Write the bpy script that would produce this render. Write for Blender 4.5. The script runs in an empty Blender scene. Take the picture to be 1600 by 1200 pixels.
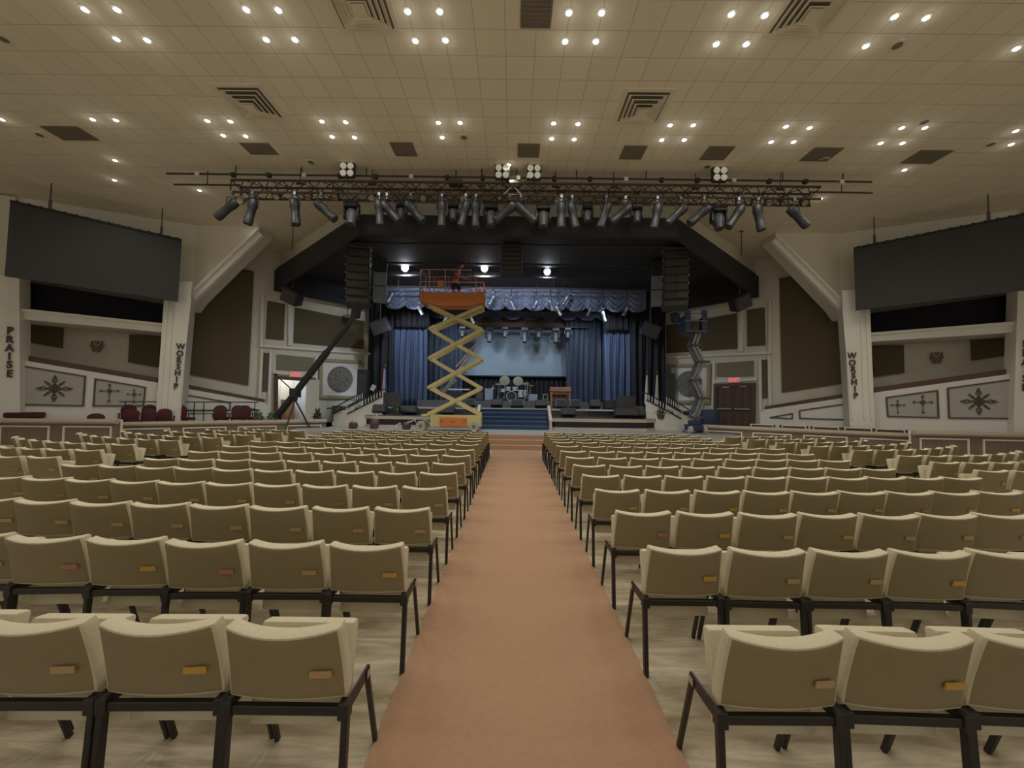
import bpy, bmesh, math, random
from mathutils import Vector, Matrix
random.seed(7)
PI = math.pi
S = bpy.context.scene
COL = S.collection

# ------------------------------------------------------------ camera
EYE = Vector((0, 0, 1.95))
FPX = 620.0
cam_d = bpy.data.cameras.new('camera'); cam = bpy.data.objects.new('camera', cam_d); COL.objects.link(cam)
cam_d.sensor_width = 36; cam_d.lens = FPX / 1600 * 36; cam_d.clip_start = .05; cam_d.clip_end = 200
CM = Matrix.Rotation(.0037, 4, 'Z') @ Matrix.Rotation(PI/2 + math.radians(2.1), 4, 'X') @ Matrix.Rotation(math.radians(.8), 4, 'Z')
cam.matrix_world = Matrix.Translation(EYE) @ CM
S.camera = cam
# ------------------------------------------------------------ world, exposure
w = bpy.data.worlds.new('world'); S.world = w; w.use_nodes = True
w.node_tree.nodes['Background'].inputs[0].default_value = (1.0, .92, .80, 1)
w.node_tree.nodes['Background'].inputs[1].default_value = .42
S.view_settings.view_transform = 'Standard'; S.view_settings.look = 'None'
S.view_settings.gamma = 1; S.view_settings.use_curve_mapping = False
S.view_settings.exposure = 0.10
DOWN_W = 62.0          # watts of every ceiling downlight
STAGE_W = 430.0        # watts of every lit stage lamp

# ------------------------------------------------------------ measuring helpers
def ray(px, py):
    return (CM.to_3x3() @ Vector((px - 800, 600 - py, -FPX))).normalized()
def at(px, py, D):
    r = ray(px, py); return EYE + r * (D / r.y)
def atz(px, py, z):
    r = ray(px, py); return EYE + r * ((z - EYE.z) / r.z)
class Plane:                       # vertical plane through two plan points, off metres nearer the room
    def __init__(s, a, b, off=0):
        s.a = Vector((a[0], a[1])); s.b = Vector((b[0], b[1])); d = (s.b - s.a).normalized()
        n = Vector((d.y, -d.x))
        if n.dot(Vector((0, 0)) - s.a) < 0: n = -n
        s.n = Vector((n.x, n.y, 0)); s.a = s.a + n * off; s.b = s.b + n * off; s.d = Vector((d.x, d.y, 0))
    def off(s, o): return Plane(s.a, s.b, o)
    def hit(s, px, py):
        r = ray(px, py); a = Vector((s.a.x, s.a.y, 0)); t = (a - EYE).dot(s.n) / r.dot(s.n); return EYE + r * t
XC = .05
def mir(p): return Vector((2*XC - p[0], p[1], p[2]))

# ------------------------------------------------------------ mesh builder
ORG = {}
class MB:
    def __init__(s): s.v = []; s.f = []; s.m = []
    def add(s, vs, fs, mi=0):
        o = len(s.v); s.v += [Vector(p) for p in vs]
        for f in fs: s.f.append([i + o for i in f]); s.m.append(mi)
        return s
    def box(s, c, size, R=None, mi=0):
        hx, hy, hz = size[0]/2, size[1]/2, size[2]/2
        vs = [Vector((x*hx, y*hy, z*hz)) for x in (-1, 1) for y in (-1, 1) for z in (-1, 1)]
        if R is not None: vs = [R @ p for p in vs]
        c = Vector(c)
        return s.add([p + c for p in vs], [(0,1,3,2),(4,6,7,5),(0,4,5,1),(2,3,7,6),(0,2,6,4),(1,5,7,3)], mi)
    def bar(s, a, b, wx, wy=None, up=(0,0,1), mi=0):
        a = Vector(a); b = Vector(b); wy = wy or wx
        d = (b - a); L = d.length; d.normalize(); u = Vector(up)
        if abs(d.dot(u)) > .98: u = Vector((0, 1, 0))
        x = d.cross(u).normalized(); z = x.cross(d)
        R = Matrix((x, d, z)).transposed()
        return s.box((a + b)/2, (wx, L, wy), R, mi)
    def tube(s, pts, r, n=8, mi=0, r2=None):
        pts = [Vector(p) for p in pts]; k = len(pts); o = []
        px = None
        for i, p in enumerate(pts):
            d = (pts[min(i+1, k-1)] - pts[max(i-1, 0)]).normalized()
            if px is None:
                u = Vector((0,0,1)) if abs(d.z) < .9 else Vector((0,1,0)); x = d.cross(u).normalized()
            else:
                x = (px - d*px.dot(d)).normalized()
            px = x; y = d.cross(x); rr = r if r2 is None else r + (r2 - r)*i/(k-1)
            o += [p + (x*math.cos(2*PI*j/n) + y*math.sin(2*PI*j/n))*rr for j in range(n)]
        fs = [(i*n+j, i*n+(j+1)%n, (i+1)*n+(j+1)%n, (i+1)*n+j) for i in range(k-1) for j in range(n)]
        fs += [tuple(range(n))[::-1], tuple((k-1)*n+j for j in range(n))]
        return s.add(o, fs, mi)
    def lathe(s, prof, c=(0,0,0), axis=(0,0,1), n=16, mi=0, cap=True):
        ax = Vector(axis).normalized(); u = Vector((0,0,1)) if abs(ax.z) < .9 else Vector((1,0,0))
        x = ax.cross(u).normalized(); y = ax.cross(x); c = Vector(c); o = []
        for r, h in prof: o += [c + ax*h + (x*math.cos(2*PI*j/n) + y*math.sin(2*PI*j/n))*max(r, 1e-4) for j in range(n)]
        k = len(prof)
        fs = [(i*n+j, i*n+(j+1)%n, (i+1)*n+(j+1)%n, (i+1)*n+j) for i in range(k-1) for j in range(n)]
        if cap: fs += [tuple(range(n))[::-1], tuple((k-1)*n+j for j in range(n))]
        return s.add(o, fs, mi)
    def ell(s, c, r, nu=12, nv=8, R=None, mi=0):
        c = Vector(c); o = []
        for i in range(nv+1):
            t = PI*i/nv
            for j in range(nu):
                p = Vector((r[0]*math.sin(t)*math.cos(2*PI*j/nu), r[1]*math.sin(t)*math.sin(2*PI*j/nu), r[2]*math.cos(t)))
                if R is not None: p = R @ p
                o.append(c + p)
        fs = [(i*nu+j, (i+1)*nu+j, (i+1)*nu+(j+1)%nu, i*nu+(j+1)%nu) for i in range(nv) for j in range(nu)]
        return s.add(o, fs, mi)
    def prism(s, pts, ext, mi=0):
        pts = [Vector(p) for p in pts]; n = len(pts); e = Vector(ext)
        fs = [tuple(range(n)), tuple(range(n, 2*n))[::-1]] + [(i, (i+1)%n, n+(i+1)%n, n+i) for i in range(n)]
        return s.add(pts + [p + e for p in pts], fs, mi)
    def strip(s, pts, wd, nrm, th, closed=False, mi=0):     # flat moulding along a path in a plane
        pts = [Vector(p) for p in pts]; nrm = Vector(nrm)
        k = len(pts)
        for i in range(k if closed else k-1):
            a, b = pts[i], pts[(i+1) % k]; d = (b - a).normalized()
            e = wd/2 if i % 2 == 0 else -wd/2
            s.bar(a - d*e, b + d*e, th, wd, up=d.cross(nrm), mi=mi)
        return s
    def grid(s, fn, nu, nv, mi=0, close_u=False):
        o = [fn(i/nu, j/nv) for j in range(nv+1) for i in range(nu+1)]
        return s.add(o, [(j*(nu+1)+i, j*(nu+1)+i+1, (j+1)*(nu+1)+i+1, (j+1)*(nu+1)+i) for j in range(nv) for i in range(nu)], mi)
    def mirror(s): s.v = [mir(p) for p in s.v]; return s
    def bm(s, off):
        b = bmesh.new(); vs = [b.verts.new(p - off) for p in s.v]
        for f, m in zip(s.f, s.m):
            try: q = b.faces.new([vs[i] for i in f]); q.material_index = m
            except ValueError: pass
        bmesh.ops.remove_doubles(b, verts=b.verts, dist=1e-5)
        bmesh.ops.recalc_face_normals(b, faces=b.faces)
        return b
    def build(s, name, mats, parent=None, smooth=False, bevel=0, seg=1, origin=None):
        if not isinstance(mats, (list, tuple)): mats = [mats]
        if parent is not None: off = ORG.get(parent.name, Vector((0,0,0)))
        elif origin is not None: off = Vector(origin)
        else:
            xs = [p.x for p in s.v]; ys = [p.y for p in s.v]
            off = Vector(((min(xs)+max(xs))/2, (min(ys)+max(ys))/2, min(p.z for p in s.v)))
        b = s.bm(off)
        if bevel:
            ed = [e for e in b.edges if len(e.link_faces) == 2 and e.calc_face_angle(0) > .6]
            bmesh.ops.bevel(b, geom=ed, offset=bevel, segments=seg, affect='EDGES', profile=.5, clamp_overlap=True)
        me = bpy.data.meshes.new(name); b.to_mesh(me); b.free()
        for m in mats: me.materials.append(m)
        if smooth:
            for p in me.polygons: p.use_smooth = True
            try: me.set_sharp_from_angle(angle=math.radians(38))
            except Exception: pass
        o = bpy.data.objects.new(name, me); COL.objects.link(o)
        if parent is not None: o.parent = parent; ORG[o.name] = off
        else: o.location = off; ORG[o.name] = off
        return o
def tag(o, label=None, cat=None, group=None, kind=None):
    if label: o['label'] = label
    if cat: o['category'] = cat
    if group: o['group'] = group
    if kind: o['kind'] = kind
    return o
def thing(name, label, cat, loc, group=None):
    o = bpy.data.objects.new(name, None); COL.objects.link(o); o.empty_display_size = .2
    o.location = Vector(loc); ORG[o.name] = Vector(loc)
    return tag(o, label, cat, group)
def struct(mb, name, m, **k): return tag(mb.build(name, m, **k), kind='structure')
def copy_tree(o, parent=None):
    c = o.copy(); COL.objects.link(c)
    if parent is not None: c.parent = parent
    for ch in list(o.children): copy_tree(ch, c)
    return c
ORD = ['first','second','third','fourth','fifth','sixth','seventh','eighth','ninth','tenth','eleventh','twelfth','thirteenth','fourteenth','fifteenth','sixteenth','seventeenth','eighteenth']

# ------------------------------------------------------------ materials
def mat(name, col, rough=.7, metal=0, noise=0, nscale=8, spec=.5, emit=0, ecol=None, bump=0, stretch=(1,1,1), sheen=0):
    m = bpy.data.materials.new(name); m.use_nodes = True; nt = m.node_tree; N = nt.nodes; L = nt.links
    p = N['Principled BSDF']; p.inputs['Base Color'].default_value = (*col, 1)
    p.inputs['Roughness'].default_value = rough; p.inputs['Metallic'].default_value = metal
    p.inputs['Specular IOR Level'].default_value = spec
    if emit: p.inputs['Emission Color'].default_value = (*(ecol or col), 1); p.inputs['Emission Strength'].default_value = emit
    if noise or bump:
        tc = N.new('ShaderNodeTexCoord'); mp = N.new('ShaderNodeMapping'); mp.inputs['Scale'].default_value = stretch
        nz = N.new('ShaderNodeTexNoise'); nz.inputs['Scale'].default_value = nscale; nz.inputs['Detail'].default_value = 5
        L.new(tc.outputs['Object'], mp.inputs[0]); L.new(mp.outputs[0], nz.inputs['Vector'])
        if noise:
            mx = N.new('ShaderNodeMix'); mx.data_type = 'RGBA'
            mx.inputs[6].default_value = (*[c*(1-noise) for c in col], 1); mx.inputs[7].default_value = (*[min(1, c*(1+noise)) for c in col], 1)
            L.new(nz.outputs[0], mx.inputs[0]); L.new(mx.outputs[2], p.inputs['Base Color'])
        if bump:
            bp = N.new('ShaderNodeBump'); bp.inputs['Strength'].default_value = bump; bp.inputs['Distance'].default_value = .01
            L.new(nz.outputs[0], bp.inputs['Height']); L.new(bp.outputs[0], p.inputs['Normal'])
    return m
M = {}
M['cream'] = mat('chair_fabric', (.60,.54,.38), .85, noise=.08, nscale=60, bump=.3)
M['tan'] = mat('chair_back_shaded', (.27,.215,.115), .75, noise=.08, nscale=9)  # chair fabric with shade put into its colour, for the rear faces
M['steel'] = mat('black_steel', (.018,.016,.014), .42, noise=.2)
M['capm'] = mat('chrome_cap', (.6,.6,.58), .3, metal=1)
M['tag_gold'] = mat('tag_gold', (.55,.33,.07), .6)
M['tag_red'] = mat('tag_red', (.42,.20,.12), .6)
M['tag_pale'] = mat('tag_pale', (.46,.31,.15), .6)
M['wall'] = mat('painted_wall', (.68,.64,.53), .8, noise=.05, nscale=2)
M['white'] = mat('white_trim', (.76,.74,.67), .6, noise=.04, nscale=3)
M['soffit'] = mat('soffit_paint', (.70,.65,.52), .8, noise=.05, nscale=1.5)
M['acoustic'] = mat('acoustic_fabric', (.125,.098,.055), .95, noise=.12, nscale=40, bump=.3)
M['acoustic2'] = mat('acoustic_fabric_pale', (.24,.215,.14), .95, noise=.12, nscale=40, bump=.3)
M['tantrim'] = mat('tan_moulding', (.36,.30,.17), .7)
M['black'] = mat('black_paint', (.022,.022,.024), .75, noise=.15, nscale=2)
M['screen'] = mat('dark_projection_cloth', (.045,.045,.045), .8, noise=.06, nscale=5)
M['void'] = mat('dark_blue_black_cloth', (.006,.006,.011), .9, noise=.3, nscale=3)
M['brownwood'] = mat('dark_wood', (.10,.055,.035), .55, noise=.3, nscale=6, stretch=(6,6,.6))
M['panelwood'] = mat('grey_brown_panelling', (.20,.155,.115), .65, noise=.35, nscale=5, stretch=(5,5,.25))
M['orange'] = mat('carpet_orange', (.37,.22,.135), .95, noise=.12, nscale=25)
M['edge'] = mat('pale_nosing', (.55,.48,.38), .6)
M['apron'] = mat('pale_grey_floor', (.36,.35,.33), .5, noise=.12, nscale=2)
M['deck'] = mat('stage_deck', (.10,.10,.10), .5, noise=.2)
M['bluecarpet'] = mat('blue_carpet', (.035,.075,.15), .95, noise=.25, nscale=14)
M['bluecurtain'] = mat('blue_velvet', (.058,.08,.145), .8, noise=.15, nscale=3, stretch=(6,6,.3))
M['darkcurtain'] = mat('dark_blue_drape', (.035,.045,.07), .85, noise=.2, nscale=3, stretch=(6,6,.3))
M['blackcurtain'] = mat('black_drape', (.013,.013,.016), .9, noise=.2, nscale=3)
M['satin'] = mat('blue_grey_satin', (.125,.145,.215), .5, noise=.1)
M['bigscreen'] = mat('grey_blue_screen', (.20,.25,.295), .7, noise=.04, nscale=1)
M['red'] = mat('maroon_fabric', (.085,.02,.025), .85, noise=.15, nscale=12)
M['grey'] = mat('grey_metal', (.22,.23,.24), .45, metal=.6)
M['movergrey'] = mat('mover_grey', (.085,.088,.095), .5, metal=.2)
M['alu'] = mat('bright_metal', (.55,.56,.58), .3, metal=.9)
M['trussm'] = mat('dark_truss_metal', (.055,.04,.032), .5, metal=.4)
M['fixture'] = mat('fixture_black', (.022,.023,.025), .5)
M['lens'] = mat('lamp_lens', (.75,.72,.62), .25, emit=.15)
M['liftyellow'] = mat('pale_yellow_paint', (.60,.52,.24), .5, noise=.06)
M['liftorange'] = mat('lift_orange', (.62,.20,.05), .5, noise=.08)
M['tyre'] = mat('pale_tyre', (.42,.40,.33), .8)
M['blue'] = mat('blue_paint', (.022,.04,.085), .6)
M['wood'] = mat('warm_wood', (.33,.17,.085), .5, noise=.25, nscale=5, stretch=(1,6,6))
M['spk'] = mat('speaker_cloth', (.034,.035,.038), .8, noise=.15, nscale=40)
M['array'] = mat('array_grille', (.055,.05,.045), .7, noise=.2, nscale=30)
M['green'] = mat('plant_green', (.06,.12,.05), .8, noise=.4, nscale=10)
M['pale_green'] = mat('pale_plant', (.18,.24,.14), .8, noise=.4, nscale=10)
M['gold'] = mat('gold_plate', (.17,.125,.05), .5, metal=.2)
M['iron'] = mat('dark_ornament', (.09,.075,.06), .6)
M['panelgrey'] = mat('washed_panel', (.45,.43,.39), .8, noise=.1, nscale=3, stretch=(1,1,6))
M['letter'] = mat('sign_letter', (.055,.05,.045), .6)
M['exit'] = mat('exit_red', (.8,.05,.06), .5, emit=.8, ecol=(.9,.1,.12))
M['lampface'] = mat('lamp_face', (1,.97,.9), .5, emit=28, ecol=(1,.97,.92))
M['stageface'] = mat('stage_lamp_face', (1,1,1), .5, emit=60, ecol=(.82,.9,1))
M['skin'] = mat('skin', (.42,.24,.17), .6)
M['hair'] = mat('hair', (.02,.014,.01), .7)
M['shirt'] = mat('red_shirt', (.28,.075,.06), .85)
M['shorts'] = mat('dark_shorts', (.03,.032,.05), .85)
M['flag_red'] = mat('flag_red', (.42,.09,.10), .85); M['flag_white'] = mat('flag_white', (.55,.55,.56), .85); M['flag_blue'] = mat('flag_blue', (.05,.07,.2), .85)
M['cymbal'] = mat('cymbal', (.13,.115,.065), .6, metal=.2)
M['corridor'] = mat('corridor_white', (.75,.77,.78), .8)
M['grille'] = mat('return_grille', (.20,.17,.13), .7)
M['disc'] = mat('medallion_bronze', (.17,.155,.13), .6, noise=.25, nscale=8)
M['disc2'] = mat('medallion_relief', (.26,.24,.20), .6)

def ceiling_mat():
    m = bpy.data.materials.new('ceiling_tiles'); m.use_nodes = True; N = m.node_tree.nodes; L = m.node_tree.links; p = N['Principled BSDF']
    tc = N.new('ShaderNodeTexCoord'); mp = N.new('ShaderNodeMapping'); mp.inputs['Location'].default_value = (.31, .13, 0)
    br = N.new('ShaderNodeTexBrick'); br.offset = 0; br.squash = 1
    br.inputs['Scale'].default_value = 1; br.inputs['Brick Width'].default_value = .61; br.inputs['Row Height'].default_value = .61
    br.inputs['Mortar Size'].default_value = .012; br.inputs['Mortar Smooth'].default_value = .3; br.inputs['Bias'].default_value = -.3
    br.inputs['Color1'].default_value = (.74,.68,.54,1); br.inputs['Color2'].default_value = (.79,.73,.58,1); br.inputs['Mortar'].default_value = (.56,.50,.38,1)
    L.new(tc.outputs['Object'], mp.inputs[0]); L.new(mp.outputs[0], br.inputs['Vector']); L.new(br.outputs['Color'], p.inputs['Base Color'])
    p.inputs['Roughness'].default_value = .85
    return m
def floor_mat():
    m = bpy.data.materials.new('worn_floor'); m.use_nodes = True; N = m.node_tree.nodes; L = m.node_tree.links; p = N['Principled BSDF']
    tc = N.new('ShaderNodeTexCoord'); mp = N.new('ShaderNodeMapping'); mp.inputs['Scale'].default_value = (.9, 5.5, 1)
    nz = N.new('ShaderNodeTexNoise'); nz.inputs['Scale'].default_value = 1.6; nz.inputs['Detail'].default_value = 7; nz.inputs['Roughness'].default_value = .65; nz.inputs['Distortion'].default_value = .8
    cr = N.new('ShaderNodeValToRGB'); cr.color_ramp.elements[0].position = .32; cr.color_ramp.elements[0].color = (.26,.205,.13,1)
    cr.color_ramp.elements[1].position = .68; cr.color_ramp.elements[1].color = (.56,.48,.345,1)
    L.new(tc.outputs['Object'], mp.inputs[0]); L.new(mp.outputs[0], nz.inputs['Vector']); L.new(nz.outputs[0], cr.inputs[0])
    L.new(cr.outputs[0], p.inputs['Base Color']); p.inputs['Roughness'].default_value = .38
    return m
M['ceil'] = ceiling_mat(); M['floor'] = floor_mat()

# ------------------------------------------------------------ floor, ceiling, steps
CZ = 9.2
fl = MB(); fl.box((XC, 6.0, -.1), (48.4, 20.6, .2)); struct(fl, 'floor', M['floor'])
rug = MB(); rug.box((.10, 6.3, .006), (1.714, 17.6, .012))
tag(rug.build('aisle_carpet', M['orange']), 'long orange-brown carpet runner down the centre aisle', 'carpet')
for k in range(3):
    st = MB(); y0 = 15.1 + .36*k; z1 = .167*(k+1)
    st.box((XC, (y0+16.3)/2, z1 - .0835), (13.6, 16.3 - y0, .167))
    st.box((XC, y0 + .03, z1 + .006), (13.6, .07, .012), mi=1)
    tag(st.build('carpeted_step', [M['orange'], M['edge']]), 'wide orange carpeted step at the end of the aisle, %s from the floor' % ['lowest','middle','topmost'][k], 'step', 'orange steps up to the stage apron')
# ceiling with the opening for nothing: one slab, wider than the room
ce = MB(); ce.box((XC, 9.5, CZ + .1), (48, 31, .2)); struct(ce, 'ceiling', M['ceil'])
ap = MB(); ap.prism([(-9.2,16.3,0),(9.3,16.3,0),(9.9,18.4,0),(12.2,24,0),(-12.1,24,0),(-9.8,18.4,0)], (0,0,.5)); struct(ap, 'floor', M['apron'])

# ------------------------------------------------------------ side platforms
PZ = .50
def side(mb, s): return mb.mirror() if s > 0 else mb
SN = {-1: 'left', 1: 'right'}
L1a, L1b = (-8.65, 18.4), (-14.7, 14.65)
L2a, L2b = (-13.75, 13.9), (-21.5, 13.1)
for s in (-1, 1):
    p = MB(); p.prism([(-8.65,18.4,0),(-14.7,14.65,0),(-14.0,13.9,0),(-21.5,13.1,0),(-21.5,17.5,0),(-13,24,0),(-8.65,24,0)], (0,0,PZ))
    struct(side(p, s), 'floor', M['apron'])
    for (a, b, zt, nm) in ((L1a, L1b, .88, 'lower'), (L2a, L2b, 1.04, 'upper')):
        pl = Plane(a, b); A = Vector((*a, 0)); B = Vector((*b, 0)); t = thing('panelled_parapet', 'grey-brown panelled parapet with pale ledge and white frames, %s one on the %s side' % (nm, SN[s]), 'parapet', mir((*(( A+B)/2)[:2], 0)) if s > 0 else (*((A+B)/2)[:2], 0))
        q = MB(); q.prism([A, B, B + Vector((0,0,zt-.1)), A + Vector((0,0,zt-.1))], pl.n*.06); side(q, s).build('wood_panel', M['panelwood'], t)
        q = MB(); q.prism([A - pl.d*.0 + Vector((0,0,zt-.1)), B + Vector((0,0,zt-.1)), B + Vector((0,0,zt)), A + Vector((0,0,zt))], pl.n*.2)
        q.prism([A + Vector((0,0,zt-.16)), B + Vector((0,0,zt-.16)), B + Vector((0,0,zt-.1)), A + Vector((0,0,zt-.1))], pl.n*.13)
        side(q, s).build('ledge', M['edge'], t)
        Lr = (B - A).length; n = 4 if nm == 'lower' else 4
        for k in range(n):
            u0 = (k + .12)/n*Lr; u1 = (k + .88)/n*Lr; P = lambda u, z: A + (B-A).normalized()*u + Vector((0,0,z)) + pl.n*.075
            q = MB(); q.strip([P(u0,.10), P(u1,.10), P(u1, zt-.27), P(u0, zt-.27)], .05, pl.n, .03, closed=True)
            side(q, s).build('white_frame', M['white'], t)
    # step side between the two parapets
    q = MB(); q.box((-14.2, 14.3, .5), (.12, 1.1, 1.0), Matrix.Rotation(.85, 3, 'Z')); struct(side(q, s), 'trim_%d' % (1 if s < 0 else 2), M['white'])

# ------------------------------------------------------------ side walls (pixels of the left half, mirrored for the right)
M1 = Plane((-13.9, 16.6), (-18.6, 14.4))
W2 = Plane((-14.6, 17.5), (-12.4, 19.6))
W3 = Plane((-12.4, 19.6), (-8.7, 23.9))
def pxp(pl, pts): return [pl.hit(x, y) for x, y in pts]
def slab(pl, pts, off, th): q = MB(); q.prism(pxp(pl.off(off), pts), pl.n*(-th)); return q
TR = [10]
def trim(q, s, m): TR[0] += 1; return struct(side(q, s), 'trim_%d' % TR[0], m)
def vwall(pl_a, pl_b, z0, z1, th=.15, off=0):
    pl = Plane(pl_a, pl_b, off); q = MB(); a = Vector((pl.a.x, pl.a.y, z0)); b = Vector((pl.b.x, pl.b.y, z0))
    q.prism([a, b, b + Vector((0,0,z1-z0)), a + Vector((0,0,z1-z0))], pl.n*(-th)); return q
def text_mesh(txt, h, ext, bold=.012):
    cu = bpy.data.curves.new('t', 'FONT'); cu.body = txt; cu.size = h; cu.extrude = ext; cu.align_x = 'CENTER'; cu.offset = h*bold
    o = bpy.data.objects.new('t', cu); COL.objects.link(o); dg = bpy.context.evaluated_depsgraph_get(); dg.update()
    me = bpy.data.meshes.new_from_object(o.evaluated_get(dg)); bpy.data.objects.remove(o); bpy.data.curves.remove(cu); return me
def place_text(txt, name, h, ext, m, origin, right, up, parent=None, xs=1, bold=.012):
    me = text_mesh(txt, h, ext, bold); me.materials.clear(); me.materials.append(m); me.name = name
    o = bpy.data.objects.new(name, me); COL.objects.link(o)
    r = Vector(right).normalized(); u = Vector(up).normalized(); n = r.cross(u)
    R = Matrix((r, u, n)).transposed().to_4x4(); off = ORG.get(parent.name, Vector((0,0,0))) if parent else Vector((0,0,0))
    o.matrix_local = Matrix.Translation(Vector(origin) - off) @ R @ Matrix.Diagonal((xs,1,1,1))
    if parent: o.parent = parent
    return o
def star(q, c, d, n, R1, pts8=True):      # ornamental fleur star as a cut-out relief
    c = Vector(c); z = Vector((0,0,1))
    def P(a, r): return c + d*(r*math.cos(a)) + z*(r*math.sin(a))
    for k in range(8):
        a = k*PI/4; big = k % 2 == 0; L_ = R1 if big else R1*.74; wd = .16 if big else .09
        tip = P(a, L_); sl = P(a + wd*1.5, L_*.62); sr = P(a - wd*1.5, L_*.62); b0 = P(a + .3, L_*.3); b1 = P(a - .3, L_*.3)
        for A, B in ((tip, sl), (tip, sr), (sl, b1), (sr, b0), (b0, c), (b1, c)): q.bar(A, B, R1*.035, R1*.06, up=n)
        if big:
            q.prism([tip, P(a+.13, L_*.78), P(a, L_*.66), P(a-.13, L_*.78)], n*.03)
            q.bar(P(a, L_*.2), P(a, L_*.6), R1*.03, R1*.07, up=n)
        else:
            q.prism([P(a, L_*1.08), P(a+.1, L_*.96), P(a, L_*.84), P(a-.1, L_*.96)], n*.03)
            q.bar(P(a, L_*.1), P(a, L_*.9), R1*.03, R1*.04, up=n)
def cross(q, c, d, n, h):
    c = Vector(c); z = Vector((0,0,1))
    for v, l in ((z, .45), (-z, .8), (d, .5), (-d, .5)):
        e = c + v*h*l; q.bar(c, e, h*.03, h*.06, up=n)
        p = d if v in (z, -z) else z
        q.prism([e + v*h*.1, e + p*h*.1, e - v*h*.08, e - p*h*.1], n*.03)
    q.prism([c + (d*math.cos(a) + z*math.sin(a))*h*(.17 if k % 2 else .1) for k, a in enumerate([i*PI/8 for i in range(16)])], n*.04)
for s in (-1, 1):
    sd = SN[s]
    def lab(t): return t % sd
    # main walls
    struct(side(vwall((-13.6,16.75), (-24,11.9), 6.3, CZ, .2, -.05), s), 'wall_' + sd, M['wall'])       # above the bay
    struct(side(vwall((-13.2,17.2), (-24,12.2), PZ-.8, CZ, .2, -1.6), s), 'wall_' + sd, M['wall'])      # back of the alcove
    struct(side(vwall((-23.9,14.5), (-23.9,1.5), 0, CZ, .2), s), 'wall_' + sd, M['wall'])
    struct(side(vwall((-14.5,17.6), (-12.4,19.6), PZ, CZ, .2), s), 'wall_' + sd, M['wall'])
    if s > 0: struct(side(vwall((-12.4,19.6), (-8.7,23.9), PZ, CZ, .2), s), 'wall_' + sd, M['wall'])
    else:
        e0 = W3.hit(433, 640); e1 = W3.hit(488.5, 640); zh = W3.hit(460, 592.5).z
        struct(vwall((-12.4,19.6), (e0.x,e0.y), PZ, CZ, .2), 'wall_left', M['wall']); struct(vwall((e1.x,e1.y), (-8.7,23.9), PZ, CZ, .2), 'wall_left', M['wall'])
        struct(vwall((e0.x,e0.y), (e1.x,e1.y), zh, CZ, .2), 'wall_left', M['wall'])
    # bay: black display, beam, alcove ceiling
    struct(side(slab(M1, [(-60,424),(262,476),(262,506),(-60,470)], -.5, .1), s), 'wall_' + sd, M['void'])
    q = slab(M1, [(-60,475),(266,509.5),(264,520),(-60,490)], .12, 1.7); 
    trim(q, s, M['white'])
    q = slab(M1, [(-60,472),(268,506.5),(268,510.5),(-60,477)], .2, .3); trim(q, s, M['white'])
    # parapet of the ramp with its dark rail gap
    trim(slab(M1, [(-60,547),(246,598),(246,668),(-60,672)], .02, .15), s, M['white'])
    q = slab(M1, [(-60,538),(246,590),(246,599),(-60,549)], -.12, .1)
    trim(q, s, M['brownwood'])
    PL2 = Plane((-14.0,16.9), (-10.6,20.1))
    trim(slab(PL2, [(262,602),(414,629),(420,634),(420,670),(262,668)], 0, .15), s, M['white'])
    trim(slab(PL2, [(262,595),(414,624),(414,630),(262,603)], -.12, .1), s, M['brownwood'])
    # framed panels on the parapet
    n = [0]
    for pts, pl, lb in (([(36,572),(133,588),(130,634),(35,632)], M1, 'framed washed-grey panel behind the star ornament on the %s ramp wall'),
                        ([(149,592),(227,605),(224,634),(146,634)], M1, 'framed washed-grey panel behind the two crosses on the %s ramp wall')):
        t = thing('wall_panel', lb % sd, 'wall panel', (lambda c: mir(c) if s > 0 else c)(pxp(pl, pts)[3]))
        side(slab(pl, pts, .04, .03), s).build('panel_face', M['panelgrey'], t)
        q = MB(); q.strip(pxp(pl.off(.06), pts), .05, pl.n, .03, closed=True); side(q, s).build('panel_frame', M['iron'], t)
    for pts in ([(291,617),(360,629),(359,641),(290,641)], [(371,634),(405,641),(371,642)]):
        q = MB(); q.strip(pxp(PL2.off(.03), pts), .05, PL2.n, .03, closed=True); trim(q, s, M['iron'])
    q = MB(); star(q, M1.off(.07).hit(85, 607), M1.d, M1.n, .50)
    tag(side(q, s).build('star_ornament', M['iron']), lab('eight-pointed dark iron star ornament on the %s ramp wall'), 'ornament')
    for (x, y, h, wd) in ((171, 610.5, .50, 'larger'), (209.5, 616, .38, 'smaller')):
        q = MB(); cross(q, M1.off(.07).hit(x, y), M1.d, M1.n, h)
        tag(side(q, s).build('cross_ornament', M['iron']), '%s of the two dark iron crosses on the %s ramp wall' % (wd, sd), 'ornament')
    # alcove: brown panels and emblem
    AL = Plane((-13.2,17.2), (-24,12.2), -1.55)
    for pts, lb in (([(22,498),(98.5,511),(96.5,544),(22,531)], 'outer'), ([(202,523),(252,524),(246,574),(200,566)], 'inner')):
        tag(side(slab(AL, pts, .06, .06), s).build('acoustic_panel', M['acoustic']), '%s brown fabric panel inside the %s alcove beside the gold emblem' % (lb, sd), 'acoustic panel')
    c = AL.off(.06).hit(151, 543); q = MB(); d = AL.d; z = Vector((0,0,1))
    P = lambda u, v: c + d*u*.5 + z*v*.62
    q.prism([P(-.2,-.3), P(.2,-.3), P(.3,-.05), P(.22,.1), P(-.22,.1), P(-.3,-.05)], AL.n*.05)
    q.prism([P(0,.2), P(.16,.36), P(.1,.46), P(0,.4), P(-.1,.46), P(-.16,.36)], AL.n*.05)
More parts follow.
